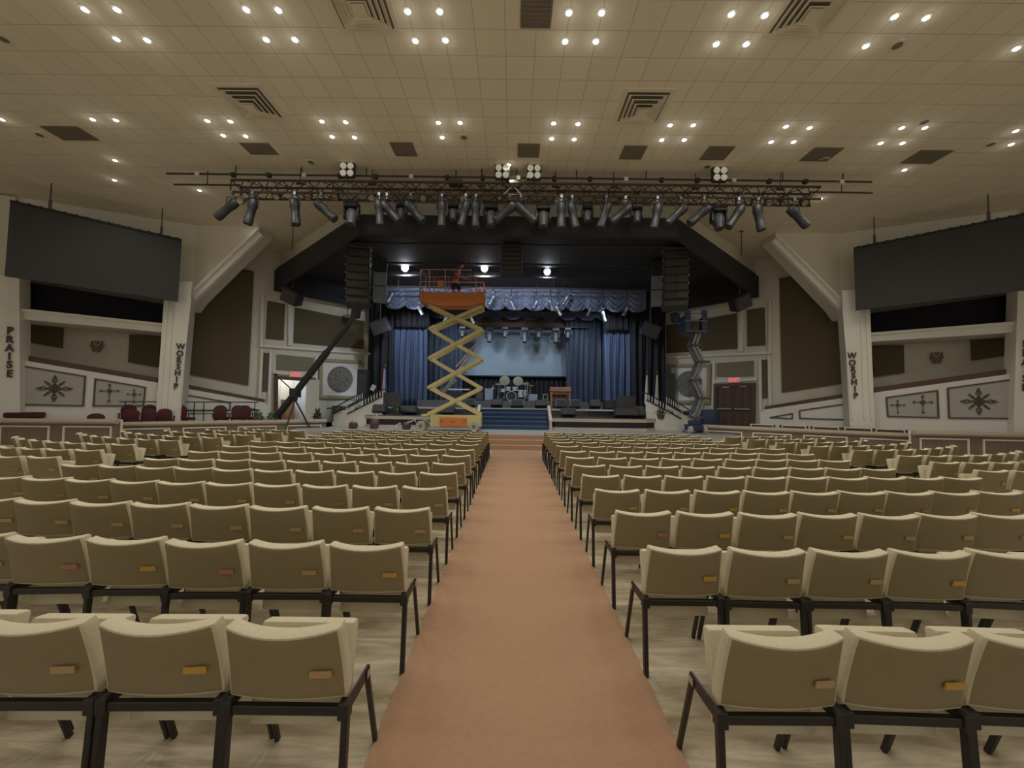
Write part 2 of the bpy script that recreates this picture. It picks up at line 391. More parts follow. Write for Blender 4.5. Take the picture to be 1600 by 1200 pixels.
    for k in (-1, 1): q.tube([P(.1*k,.1), P(.3*k,.22), P(.36*k,.36), P(.26*k,.44)], .025, 6); q.tube([P(.3*k,0), P(.4*k,.1), P(.36*k,.2)], .02, 6)
    tag(side(q, s).build('gold_emblem', M['gold']), lab('small gold crest emblem on the back wall of the %s alcove'), 'emblem')
    # pillars
    wp = (-13.62, 16.25)
    q = slab(M1, [(258,440),(300,440),(280,672),(242,672)], .55, .75)
    trim(q, s, M['white'])
    for e in ([(264,445),(250,640)], [(272,445),(260,640)], [(298,466),(279,640)]):
        q = MB(); A_, B_ = pxp(M1.off(.57), e); q.bar(A_, B_, .05, .05, up=M1.n); trim(q, s, M['white'])
    q = MB(); FP = Plane((-15, 16.75), (-10, 16.75))
    q.prism(pxp(FP, [(262,348),(405,352),(405,362),(300,466),(288,482),(258,482),(258,350)]), (0, .9, 0)); trim(q, s, M['wall'])
    q = MB(); a, b = pxp(FP, [(407,364),(299,468)]); q.bar(a, b, .35, .16, up=(0,1,0))
    q.bar(a + Vector((.0,-.15,.13)), b + Vector((0,-.15,.13)), .1, .1, up=(0,1,0)); trim(q, s, M['white'])
    q = MB(); a, b = pxp(FP, [(262,349),(406,351.5)]); q.bar(a, b, .3, .12); a, b = pxp(FP, [(284,352),(278,520)]); q.bar(a, b, .14, .14); trim(q, s, M['white'])
    q = slab(M1, [(-70,430),(30,430),(31,676),(-70,676)], .35, .6); trim(q, s, M['white'])
    q = slab(M1, [(-70,295),(24,308),(30,440),(-70,440)], .1, .4); trim(q, s, M['wall'])
    # vertical words on the pillars
    for word, pts, hh, nm in (('WORSHIP', [(282,541),(281,552),(279.5,562),(278.5,572),(277.5,582),(276,592.5),(274.5,603)], .32, 'inner'), ('PRAISE', [(15.5,516),(15,529.5),(14.8,543),(14.6,556),(14.6,569),(15,583)], .36, 'outer')):
        pl = M1.off(.60 if word[0] == 'W' else .40)
        o0 = pl.hit(*pts[0]); t = thing('wall_lettering', 'word %s in dark letters stacked down the %s %s pillar' % (word, sd, nm), 'lettering', mir(o0) if s > 0 else o0)
        dd = pl.d if pl.d.x > 0 else -pl.d
        for ch, (x, y) in zip(word, pts):
            o = pl.hit(x, y) - Vector((0,0,hh*.36)); r = dd
            if s > 0: o = mir(o); r = Vector((dd.x, -dd.y, 0))
            n_ = Vector((M1.n.x*(-1 if s > 0 else 1), M1.n.y, 0)); cr = r.cross(Vector((0,0,1)))
            place_text(ch, 'letter', hh, .012, M['letter'], o, r, (0,0,1), t, .85, .035)
    # large brown panel wall
    tag(side(slab(W2, [(330,411),(397,424),(388,602),(262,579),(262,400)], .07, .07), s).build('acoustic_panel', M['acoustic']), lab('huge brown fabric panel with slanting top beside the %s lettered pillar'), 'acoustic panel')
    # door wall
    for pts, lb, mm in (([(418.6,470),(445.6,475),(443.5,531.5),(415.6,529)], 'narrow upright brown fabric panel high on the %s door wall', 'acoustic'),
                    ([(461.5,480.4),(569.5,502),(568,545.5),(459.4,535.5)], 'wide brown fabric panel high on the %s door wall below the black canopy', 'acoustic'),
                    ([(412.8,551),(420.4,552),(417.6,611.5),(410.5,611)], 'tall thin brown fabric strip beside the %s side door', 'acoustic'),
                    ([(433,553.5),(489.6,559),(489.4,580),(432.4,577.6)], 'pale olive fabric panel right above the %s exit sign', 'acoustic2')):
        tag(side(slab(W3, pts, .06, .06), s).build('acoustic_panel', M[mm]), lab(lb), 'acoustic panel')
    for pts in ([(405,540),(578,553)], [(455,474),(455,540)], [(409,545),(404,650)], [(423,548),(419,650)], [(426,582),(494,588)], [(494,556),(494,640)], [(452,470),(452,540)], [(410,460),(408,540)]):
        q = MB(); a, b = pxp(W3.off(.06), pts); q.bar(a, b, .12, .16 if pts[0][0] == 405 else .09, up=W3.n); trim(q, s, M['white'])
    # round medallion in a tan square frame
    mc = W3.off(.1).hit(532, 592); t = thing('round_medallion', lab('round dark star medallion in a square tan frame on the %s door wall'), 'medallion', mir(mc) if s > 0 else mc)
    side(slab(W3, [(503,564),(560.5,566.5),(559.5,619),(502.5,618.5)], .05, .05), s).build('backing', M['white'], t)
    q = MB(); q.strip(pxp(W3.off(.09), [(501.5,562.5),(562,565.5),(561,621),(501,620)]), .17, W3.n, .1, closed=True); side(q, s).build('square_frame', M['tantrim'], t)
    q = MB(); q.lathe([(0,0),(.71,0),(.71,.05),(.67,.07),(.63,.05),(0,.05)], mc, W3.n, 40); side(q, s).build('disc', M['disc'], t)
    q = MB(); star(q, mc + W3.n*.07, W3.d, W3.n, .6); q2 = side(q, s).build('star_relief', M['disc2'], t)
    # door and its surround
    q = MB(); fr = pxp(W3.off(.09), [(431,661),(431.5,590),(490.5,594),(489,661)]); q.strip(fr, .17, W3.n, .12); trim(q, s, M['brownwood'])
    # exit sign
    c = W3.off(.1).hit(462, 585.2) if s < 0 else mir(W3.off(.1).hit(462, 584.2)); n_ = Vector((W3.n.x*(-s if s > 0 else 1), W3.n.y, 0)) if s > 0 else W3.n
    dv = Vector((W3.d.x, W3.d.y*(-1 if s > 0 else 1), 0)); dv = dv if dv.x > 0 else -dv
    t = thing('exit_sign', lab('small white exit sign with red letters above the %s side door'), 'exit sign', c)
    q = MB(); Rr = Matrix((dv, Vector((-dv.y, dv.x, 0)), Vector((0,0,1)))).transposed(); q.box(c, (.62, .07, .27), Rr); q.build('housing', M['white'], t)
    place_text('EXIT', 'sign_text', .26, .01, M['exit'], c - Vector((0,0,.09)) + (Vector((dv.y, -dv.x, 0)))*.045, dv, (0,0,1), t)
# left doorway stands open onto a bright corridor, right one is shut
c4 = pxp(W3.off(.03), [(433,652),(433.5,592),(488.5,595.5),(487,652)])
open_t = thing('open_doorway', 'open side doorway on the left showing a bright white corridor and a brown cabinet', 'doorway', c4[0])
e0 = Vector((W3.hit(433,640).x, W3.hit(433,640).y, PZ)); e1 = Vector((W3.hit(488.5,640).x, W3.hit(488.5,640).y, PZ)); bk = -W3.n*2.2; hz = Vector((0,0,2.8))
q = MB(); q.add([e0-W3.d*.8+bk, e1+W3.d*.8+bk, e1+W3.d*.8+bk+hz, e0-W3.d*.8+bk+hz], [(0,1,2,3)]); o = q.build('corridor_wall', M['corridor'], open_t)
for e, sg in ((e0, -1), (e1, 1)):
    q = MB(); p = e + W3.d*.8*sg; q.prism([p - W3.n*.22, p + bk, p + bk + hz, p - W3.n*.22 + hz], W3.d*.05*sg); q.build('corridor_side', M['corridor'], open_t)
q = MB(); q.prism([e0-W3.d*.8-W3.n*.22, e1+W3.d*.8-W3.n*.22, e1+W3.d*.8+bk, e0-W3.d*.8+bk], (0,0,-.05)); q.prism([p + hz for p in (e0-W3.d*.8-W3.n*.22, e1+W3.d*.8-W3.n*.22, e1+W3.d*.8+bk, e0-W3.d*.8+bk)], (0,0,.05)); q.build('corridor_floor', M['apron'], open_t)
cb_ = e0.lerp(e1, .68) - W3.n*1.9; Rw = Matrix((W3.d, -W3.n, Vector((0,0,1)))).transposed()
q = MB(); q.box(cb_ + Vector((0,0,.6)), (.55,.4,1.2), Rw); q.box(cb_ + Vector((0,0,1.2)), (.6,.45,.04), Rw); q.build('cabinet', M['wood'], open_t)
q = MB(); q.box(cb_ - W3.n*.25 + Vector((0,0,1.25)), (.7,.04,2.4), Rw); q.build('cream_strip', M['wall'], open_t)
lf_ = e1 - W3.d*.18 + W3.n*.35
q = MB(); q.box(lf_ + Vector((0,0,1.15)), (.05,.75,2.3), Rw @ Matrix.Rotation(.55,3,'Z')); q.build('door_leaf', M['white'], open_t, bevel=.01)
cl = bpy.data.lights.new('corridor_lamp', 'POINT'); cl.energy = 55; cl.color = (.93,.97,1); cl.shadow_soft_size = .2
clo = bpy.data.objects.new('corridor_lamp', cl); COL.objects.link(clo); clo.location = e0.lerp(e1,.5) - W3.n*1.1 + Vector((0,0,2.5))
dt = thing('double_door', 'closed pair of dark brown doors with push bars on the right', 'door', mir(c4[0]))
for k, (u0, u1) in enumerate((( 433.5, 460.4), (461.2, 488.5))):
    t0 = (u0-433.5)/55; t1 = (u1-433.5)/55
    A = c4[0].lerp(c4[3], t0); B = c4[0].lerp(c4[3], t1); hz = Vector((0,0,A.z+2.0-PZ)); A.z = B.z = PZ
    q = MB(); q.prism([A, B, B + hz, A + hz], W3.n*.05)
    for (v0, v1) in ((.12,.4),(.52,.94)):
        for (h0, h1) in ((.1,.45),(.55,.9)):
            q.strip([A.lerp(B,h0) + hz*v0 + W3.n*.06, A.lerp(B,h1) + hz*v0 + W3.n*.06, A.lerp(B,h1) + hz*v1 + W3.n*.06, A.lerp(B,h0) + hz*v1 + W3.n*.06], .03, W3.n, .02, closed=True)
    leaf = q.mirror().build('door_leaf', M['brownwood'], dt)
    q = MB(); q.bar(A.lerp(B,.06) + hz*.46 + W3.n*.12, A.lerp(B,.94) + hz*.46 + W3.n*.12, .05, .08); q.mirror().build('push_bar', M['alu'], leaf)
    q = MB(); q.bar(A.lerp(B,.2) + hz*.95 + W3.n*.1, A.lerp(B,.6) + hz*.95 + W3.n*.1, .05, .05); q.mirror().build('door_closer', M['alu'], leaf)

# hanging projection screens
for s in (-1, 1):
    fx = (lambda p: mir(p)) if s > 0 else (lambda p: p)
    R0 = at(281,425,15.6); L0 = at(10,380,12.9); SP = Plane(R0, L0)
    c = pxp(SP, [(16,314),(284,375),(278,471),(7,431)])
    cc = (c[2] + c[3])/2
    t = thing('hanging_screen', 'large dark grey screen hung from cables in front of the %s wall' % SN[s], 'screen', fx(cc))
    q = MB(); q.prism(c, -SP.n*.08); side(q, s).build('screen_cloth', M['screen'], t)
    q = MB(); q.bar(c[0], c[1], .1, .06)
    for k in range(16): p = c[0].lerp(c[1], (k+.5)/16); q.box(p + Vector((0,0,.03)), (.05,.05,.06))
    side(q, s).build('top_rail', M['black'], t)
    for f in (.2, .86):
        p = c[0].lerp(c[1], f); q = MB(); q.tube([p, Vector((p.x, p.y, CZ))], .02, 6); q.tube([p, p + Vector((0,0,.35))], .045, 6)
        side(q, s).build('cable', M['iron'], t)

# ------------------------------------------------------------ black canopy and beige bulkhead
F0, F1 = -5.42, 5.42
cy, zt = 13.35, 8.1
CN = [(-11.7,19.2), (F0,cy), (F1+.1,cy), (11.8,19.2)]
q = MB(); zb = [7.05, 7.52, 7.52, 7.05]
for i in range(3):
    a = Vector((*CN[i], 0)); b = Vector((*CN[i+1], 0)); nn = Vector(((b-a).y, -(b-a).x, 0)).normalized()*-.12
    q.prism([a + Vector((0,0,zb[i])), b + Vector((0,0,zb[i+1])), b + Vector((0,0,zt)), a + Vector((0,0,zt))], nn)
struct(q, 'trim_3', M['black'])
q = MB()
for s in (-1, 1):
    sg = lambda x: x if s < 0 else 2*XC - x
    q.prism([(sg(-11.7),19.2,7.05), (sg(-8.2),23.6,7.1), (sg(-8.2),23.6,zt), (sg(-11.7),19.2,zt)], (-.1*s*-1,0,0))
struct(q, 'trim_4', M['black'])
q = MB(); q.prism([(-11.7,19.2,zt), (F0,cy,zt), (F1+.1,cy,zt), (11.8,19.2,zt), (8.3,23.6,zt), (-8.2,23.6,zt)], (0,0,.08)); struct(q, 'ceiling', M['black'])
q = MB(); B0 = [(-13.4,21.2), (-5.9,14.6), (6.0,14.6), (13.5,21.2)]
for i in range(3):
    a = Vector((*B0[i], zt+.1)); b = Vector((*B0[i+1], zt+.1)); nn = Vector((0,.15,0))
    q.prism([a, b, b + Vector((0,0,CZ-zt-.1)), a + Vector((0,0,CZ-zt-.1))], nn)
struct(q, 'wall_front', M['soffit'])
# ------------------------------------------------------------ stage house
SX = 12.0
for (c_, sz) in (((XC,27.5,4.5),(26,.2,10)), ((-SX,25.6,4.5),(.2,4,10)), ((SX,25.6,4.5),(.2,4,10))):
    q = MB(); q.box(c_, sz); struct(q, 'wall_back', M['black'])
q = MB(); q.box((XC,25.4,9.1),(26,4.2,.15)); struct(q, 'ceiling', M['black'])
q = MB(); q.box((XC,23.6,8.7),(26,.15,1.4)); struct(q, 'wall_back', M['black'])
for s in (-1, 1):
    q = MB(); q.box((XC + s*10.1, 23.9, 4.8), (4.4,.2,8)); struct(q, 'wall_back', M['black'])
# main deck, lower decks, riser
SZ, LZ = 1.45, 1.06
q = MB(); q.prism([(-8.4,20,0),(8.5,20,0),(11.5,24,0),(11.5,27.4,0),(-11.5,27.4,0),(-11.5,24,0)], (0,0,SZ-.04)); q.prism([(-8.4,20,SZ-.04),(8.5,20,SZ-.04),(8.5,27.2,SZ-.04),(-8.4,27.2,SZ-.04)], (0,0,.04)); struct(q, 'floor', M['deck'])
q = MB(); q.box((XC,19.97,SZ-.03),(16.6,.06,.08)); struct(q, 'trim_5', M['edge'])
for nm, pts in (('left', [(-1.72,18.85),(-6.6,18.85),(-7.9,19.9),(-7.9,20),(-1.72,20)]), ('right', [(1.85,18.85),(6.35,18.85),(7.6,19.9),(7.6,20),(1.85,20)])):
    t = thing('lower_stage_deck', 'low %s stage deck with pale fascia over a dark recessed base beside the blue stairs' % nm, 'stage deck', (pts[0][0], pts[0][1], .5))
    cxx = sum(p[0] for p in pts)/5; ins = lambda k: [(cxx + (p[0]-cxx)*k, 20 - (20-p[1])*k) for p in pts]
    q = MB(); q.prism([(x, y, LZ-.17) for x, y in pts], (0,0,.15)); q.build('fascia', M['edge'], t)
    q = MB(); q.prism([(x, y, LZ-.02) for x, y in ins(.995)], (0,0,.02)); q.build('deck_top', M['deck'], t)
    q = MB(); q.prism([(x, y, .62) for x, y in ins(.97)], (0,0,LZ-.79)); q.build('dark_base', M['black'], t)
    q = MB(); q.prism([(x, y, .5) for x, y in ins(.99)], (0,0,.12)); q.build('plinth', M['edge'], t)
t = thing('stage_stairs', 'broad blue carpeted stairs leading up to the centre of the stage', 'stairs', (XC, 18.6, .5))
for k in range(5):
    q = MB(); z1 = .5 + .19*(k+1); y0 = 18.6 + .28*k; q.box((XC, (y0+20)/2, z1-.095), (3.16, 20-y0, .19)); q.build('step', M['bluecarpet'], t)
    q = MB(); q.box((XC, y0-.008, z1-.015), (3.16,.02,.03)); q.build('nosing', M['satin'] if k < 4 else M['edge'], t)
for sx in (-1.67, 1.77): q = MB(); q.prism([(sx-.06,18.55,.5),(sx-.06,20,.5),(sx-.06,20,1.62),(sx-.06,19.7,1.62),(sx-.06,18.55,.95)], (.12,0,0)); q.build('stair_cheek', M['edge'], t)
q = MB(); q.box((XC,24.3,1.625),(11,3.6,.35)); q2 = q.build('drum_riser', M['deck'])
tag(q2, 'dark platform riser across the back of the stage under the drum kit', 'riser')
# projection screen upstage
t = thing('stage_screen', 'big blue-grey projection screen hanging at the back of the stage', 'screen', (XC,26.6,3.4))
ax, bx_ = at(716,587,26.5).x, at(889,587,26.5).x; zb_, zt_ = at(800,587,26.5).z, 6.75
q = MB(); q.box(((ax+bx_)/2,26.6,(zb_+zt_)/2),(bx_-ax,.04,zt_-zb_)); q.build('screen_cloth', M['bigscreen'], t)
q = MB(); q.box(((ax+bx_)/2,26.57,zb_-.03),(bx_-ax+.2,.08,.08)); q.build('bottom_batten', M['black'], t)
q = MB()
for x in (-2.5,0,2.5): q.tube([(x,26.6,zt_),(x,26.6,9.03)], .02, 6)
q.build('hanging_cable', M['steel'], t)
# drapes
def drape(px0, px1, D, z0, z1, m, label, amp=.09, fold=.34, group=None):
    x0 = at(px0,600,D).x; x1 = at(px1,600,D).x; W = x1-x0; nf = max(2, int(W/fold)); ph = [random.random()*1.4 for _ in range(nf*2+3)]
    def f(u, v):
        a = u*nf*2*PI; k = int(u*nf*2)
        g = 1 if v < .85 else 1 - (v-.85)*3
        return Vector((x0 + W*u + .03*math.sin(7*u+5*v), D + amp*g*math.sin(a + .5*math.sin(3*v+ph[k])) + .04*math.sin(a*2.3+v), z0 + (z1-z0)*v))
    q = MB(); q.grid(f, nf*12, 10); o = q.build('stage_curtain', m, smooth=True); tag(o, label, 'curtain', group)
    md = o.modifiers.new('thickness', 'SOLIDIFY'); md.thickness = .015
    return o
drape(577,613,22.6,.5,8.0,M['blackcurtain'],'black curtain at the left edge of the stage opening next to the door wall')
drape(611,667,23.2,1.45,6.4,M['bluecurtain'],'bright blue velvet curtain left of the scissor lift')
drape(664,722,25.2,1.45,7.2,M['darkcurtain'],'dark blue curtain behind the scissor lift, left of the screen')
drape(884,948,25.0,1.45,7.2,M['darkcurtain'],'greyish dark blue curtain right of the projection screen')
drape(944,986,23.4,1.45,6.4,M['bluecurtain'],'pale blue curtain on the right half of the stage')
drape(984,1040,22.6,.5,8.0,M['blackcurtain'],'black curtain at the right edge of the stage opening next to the door wall')
drape(690,920,26.9,1.45,3.4,M['blackcurtain'],'black backdrop curtain below the projection screen')
def border(px0, px1, D, z0, z1, n, m, label, drop=.25):
    x0 = at(px0,600,D).x; x1 = at(px1,600,D).x; W = (x1-x0)/n
    q = MB()
    for k in range(n):
        def f(u, v, k=k):
            sag = 1-(2*u-1)**2; zz = z0 + drop*(1-sag) + (z1-z0-drop*(1-sag))*v
            a = (v*7 + sag*2.6)*2*PI*.62
            return Vector((x0 + W*(k+u), D - .10*sag*(1-v) + .07*math.sin(a)*(.35+sag)*(1-v*.8), zz))
        q.grid(f, 12, 26)
    o = q.build('swag_valance', m, smooth=True); tag(o, label, 'valance'); md = o.modifiers.new('thickness','SOLIDIFY'); md.thickness = .01
    if D > 24:
        q = MB()
        for f in (.1,.5,.9): x = x0+(x1-x0)*f; q.tube([(x,D,z1-.1),(x,D,9.03)], .02, 6)
        q.build('hanging_rod', M['steel'], o)
border(598,1010,21.6,6.72,8.05,13,M['satin'],'upper blue-grey satin valance of rounded swags across the stage opening')
border(640,960,24.2,6.75,7.35,11,M['satin'],'lower darker swagged valance behind the upper one')
q = MB(); q.box((XC,23.3,7.57),(17,.1,.92)); tag(q.build('black_border', M['blackcurtain']), 'plain black border cloth between the two swagged valances', 'border curtain')
q = MB(); q.box((XC,25.6,7.8),(17,.1,2.44)); tag(q.build('black_border', M['brownwood']), 'dark brownish border cloth just above the projection screen', 'border curtain')
drape(583,668,22.9,6.0,8.1,M['blackcurtain'],'short black masking curtain above the left blue curtain')
drape(942,1034,22.9,6.0,8.1,M['blackcurtain'],'short black masking curtain above the right blue curtain')

# ------------------------------------------------------------ auditorium chairs
def back_mb():
    q = MB(); W = .275; nu, nv = 10, 8
    def rear(u, v):
        U = 2*u-1; e = abs(U); wd = W*(1 - .055*v**1.5)
        y = -.02 - .075*v**1.3 - (.03+.02*v)*(1-U*U)
        return Vector((U*wd, y, 0.548 + .335*v + .022*U*U*v))
    def front(u, v):
        p = rear(u, v); U = 2*u-1; return p + Vector((-.006*U, .09 - .01*abs(U) , .004*v))
    A = [[rear(i/nu, j/nv) for i in range(nu+1)] for j in range(nv+1)]
    B = [[front(i/nu, j/nv) for i in range(nu+1)] for j in range(nv+1)]
    vs = [p for r in A for p in r] + [p for r in B for p in r]; o = (nu+1)*(nv+1); I = lambda i, j: j*(nu+1)+i
    for j in range(nv):
        for i in range(nu):
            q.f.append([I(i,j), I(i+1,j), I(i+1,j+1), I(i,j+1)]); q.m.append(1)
            q.f.append([o+I(i,j), o+I(i,j+1), o+I(i+1,j+1), o+I(i+1,j)]); q.m.append(0)
    for i in range(nu):
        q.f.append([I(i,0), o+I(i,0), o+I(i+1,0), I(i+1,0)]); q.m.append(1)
        q.f.append([I(i,nv), I(i+1,nv), o+I(i+1,nv), o+I(i,nv)]); q.m.append(0)
    for j in range(nv):
        q.f.append([I(0,j), I(0,j+1), o+I(0,j+1), o+I(0,j)]); q.m.append(0)
        q.f.append([I(nu,j), o+I(nu,j), o+I(nu,j+1), I(nu,j+1)]); q.m.append(0)
    q.v = vs
    return q
def seat_mb():
    q = MB(); R = Matrix.Rotation(-.20, 3, 'X'); q.box((0,.135,.572), (.47,.085,.455), R); return q
def tag_mb():
    q = MB(); q.box((.175,-.082,.69), (.095,.006,.032), Matrix.Rotation(.15,3,'X') @ Matrix.Rotation(.06,3,'Y') @ Matrix.Rotation(.12,3,'Z')); return q
def bar_mb(): q = MB(); q.box((0,-.03,.50), (.57,.035,.042)); q.box((-.268,-.03,.502),(.05,.055,.075)); q.box((.268,-.03,.502),(.05,.055,.075)); return q
def rleg_mb(s_): q = MB(); q.bar((s_*.274,-.03,.50), (s_*.272,-.06,.0), .03, .042); return q
def fleg_mb(s_): q = MB(); q.bar((s_*.274,.235,.49), (s_*.276,.40,.0), .024, .03); return q
def arm_mb(s_): q = MB(); q.bar((s_*.278,-.03,.51), (s_*.278,.245,.50), .016, .055); q.box((s_*.289,.215,.50),(.006,.05,.045), mi=1); return q
def make_chair(tagm):
    t = thing('auditorium_chair', 'x', 'chair', (0,0,0))
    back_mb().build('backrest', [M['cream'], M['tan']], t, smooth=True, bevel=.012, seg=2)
    seat_mb().build('seat', M['cream'], t, smooth=True, bevel=.02, seg=2)
    tag_mb().build('label_tag', tagm, t); bar_mb().build('frame_bar', M['steel'], t, bevel=.004)
    for s_ in (-1, 1):
        rleg_mb(s_).build('leg', M['steel'], t, bevel=.004); fleg_mb(s_).build('leg', M['steel'], t, bevel=.004)
        arm_mb(s_).build('side_arm', [M['steel'], M['capm']], t, bevel=.003)
    return t
def far_mesh(k):
    q = MB()
    def put(m_, idx):
        o = len(q.v); q.v.extend(m_.v)
        for f, mi in zip(m_.f, m_.m): q.f.append([i+o for i in f]); q.m.append(idx[mi])
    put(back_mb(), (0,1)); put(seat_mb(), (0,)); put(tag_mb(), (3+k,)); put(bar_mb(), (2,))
    for s_ in (-1, 1): put(rleg_mb(s_), (2,)); put(fleg_mb(s_), (2,)); put(arm_mb(s_), (2,2))
    b = q.bm(Vector((0,0,0))); me = bpy.data.meshes.new('auditorium_chair')
    ed = [e for e in b.edges if len(e.link_faces) == 2 and e.calc_face_angle(0) > .6 and min(v.co.z for v in e.verts) > .36 and (e.calc_length() > .2 or e.link_faces[0].calc_area() > .002)]
    b.to_mesh(me); b.free()
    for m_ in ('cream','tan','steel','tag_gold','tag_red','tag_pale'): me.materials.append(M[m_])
    for p in me.polygons: p.use_smooth = True
    me.set_sharp_from_angle(angle=math.radians(38))
    return me
TG = ['tag_gold','tag_red','tag_pale']
protos = [make_chair(M[t_]) for t_ in TG]; farm = [far_mesh(k) for k in range(3)]
used = [False]*3
RD = [1.92, 2.94, 3.85, 4.77, 5.65, 6.48, 7.35, 8.2, 9.05, 9.85, 10.55, 11.25, 11.95, 12.6]
NC = [5, 7, 9, 11, 10, 9, 9, 9, 9, 8, 8, 8, 8, 8]
PT = .585
places = []
for s in (-1, 1):
    x0 = -.74 if s < 0 else .945
    for r, (D, n) in enumerate(zip(RD, NC)):
        px_, py_ = x0 + s*PT/2, D
        for k in range(n):
            a = -s*(.012*k) + random.uniform(-.015,.015)     # the rows bow gently towards the stage
            lb = 'beige chair %s of aisle, %s from the aisle in the %s nearest row' % (SN[s], ORD[k], ORD[r])
            places.append((px_ + random.uniform(-.004,.004), py_ + random.uniform(-.012,.012), a, lb, SN[s] + ' centre block chairs'))
            px_ += s*PT*math.cos(a); py_ += PT*.012*k*.9 if r < 5 else PT*.004*k
    sides = [(7.45,6.55,6),(7.62,7.4,6),(7.85,8.28,7),(7.6,9.1,7),(7.15,9.8,7),(6.85,10.55,6),(6.55,11.3,5),(6.3,12.05,4)]
    for r, (xx, yy, n) in enumerate(sides):
        px_, py_ = XC + s*(xx+.25), yy; h0 = .02 + .03*r if r < 3 else .15
        for k in range(n):
            h = h0 + .075*k + (.0 if k < n-1 else .12)
            lb = 'beige angled chair in the %s side block, %s from its aisle end, %s nearest row' % (SN[s], ORD[k], ORD[r])
            places.append((px_, py_, s*h, lb, SN[s] + ' side block chairs'))
            px_ += s*PT*math.cos(h); py_ += PT*math.sin(h)
places.sort(key=lambda p: math.hypot(p[0], p[1]))
vis = [p for p in places if abs(p[0])/max(.1, p[1]+.3) < 1.36]
print('CHAIRS', len(places), len(vis))
for i, (x, y, a, lb, g) in enumerate(vis[:300]):
    k = random.choices([0,1,2], [.33,.12,.55])[0]
    if y < 8.6:
        if not used[k]: o = protos[k]; used[k] = True
        else: o = copy_tree(protos[k])
        if not ((a > 0 and False)): pass
    else:
        o = bpy.data.objects.new('auditorium_chair', farm[k]); COL.objects.link(o); o['category'] = 'chair'
    o.location = (x, y, .0); o.rotation_euler = (0, 0, a); o['label'] = lb; o['group'] = g
rest = vis[300:]
if rest:
    b = bmesh.new()
    for (x, y, a, lb, g) in rest:
        mm = farm[random.randrange(3)].copy(); mm.transform(Matrix.Translation((x, y, 0)) @ Matrix.Rotation(a, 4, 'Z')); b.from_mesh(mm); bpy.data.meshes.remove(mm)
    me = bpy.data.meshes.new('far_chairs'); b.to_mesh(me); b.free()
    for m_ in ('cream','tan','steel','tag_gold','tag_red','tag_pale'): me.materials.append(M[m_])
    me.set_sharp_from_angle(angle=math.radians(38))
    o = bpy.data.objects.new('auditorium_chairs', me); COL.objects.link(o); tag(o, 'farthest beige chairs nearest to the stage and side parapets', 'chairs', kind='stuff')

# ------------------------------------------------------------ ceiling diffusers, grilles, small round speakers
def cquad(c, wx, wy): return [(c.x-wx/2,c.y-wy/2),(c.x+wx/2,c.y-wy/2),(c.x+wx/2,c.y+wy/2),(c.x-wx/2,c.y+wy/2)]
for x, y, lb in ((562,4,'large louvred square ceiling diffuser near the top left'), (392,160,'left square ceiling diffuser in the middle of the ceiling'), (1004,167,'right square ceiling diffuser in the middle of the ceiling'), (1270,12,'large louvred square ceiling diffuser near the top right')):
    c = atz(x, y, CZ); t = thing('ceiling_diffuser', lb, 'air vent', (c.x, c.y, CZ))
    q = MB(); q.strip([(px_, py_, CZ-.01) for px_, py_ in cquad(c, 1.1, 1.1)], .1, (0,0,1), .03, closed=True); q.build('outer_frame', M['soffit'], t)
    q = MB(); q.prism([(px_, py_, CZ-.005) for px_, py_ in cquad(c, 1.0, 1.0)], (0,0,-.003)); q.build('dark_throat', M['grille'], t)
    for k in range(4):
        w0 = .92 - .19*k; q = MB(); zz = CZ - .012 - .035*k
        A = [Vector((a_, b_, zz-.045)) for a_, b_ in cquad(c, w0, w0)]; B = [Vector((a_, b_, zz)) for a_, b_ in cquad(c, w0-.15, w0-.15)]
        for i in range(4): q.add([A[i], A[(i+1)%4], B[(i+1)%4], B[i]], [(0,1,2,3)])
        o = q.build('cone_ring', M['soffit'], t); md = o.modifiers.new('thickness','SOLIDIFY'); md.thickness = .012
    q = MB(); q.box((c.x, c.y, CZ-.15), (.24,.24,.02)); q.build('centre_plate', M['soffit'], t)
for k, (x, y, wx, wy) in enumerate(((838,18,.55,.6),(110,208,1.0,.55),(405,232,.8,.5),(631,233,.62,.6),(826,235,.6,.6),(989,238,.62,.6),(1120,239,.7,.6),(1283,241,.8,.6),(1447,245,.9,.6))):
    c = atz(x, y, CZ)
    lb = ['dark return air grille nearest the camera, above the aisle','grey return air grille at the far left of the ceiling','faint return air grille left of the truss','dark square return air grille left of the middle','dark square return air grille above the middle of the truss','dark return air grille first to the right of the middle','dark return air grille second to the right of the middle','dark return air grille third to the right of the middle','dark return air grille at the far right of the ceiling'][k]
    t = thing('return_grille', lb, 'air vent', (c.x, c.y, CZ))
    q = MB(); q.box((c.x, c.y, CZ-.004), (wx, wy, .008)); q.build('grille_back', M['grille'], t)
    q = MB(); q.strip([(a_, b_, CZ-.014) for a_, b_ in cquad(c, wx, wy)], .04, (0,0,1), .015, closed=True)
    for j in range(7): q.box((c.x, c.y - wy/2 + wy*(j+.5)/7, CZ-.016), (wx*.95, .02, .012))
    q.build('slats', M['grille'], t)
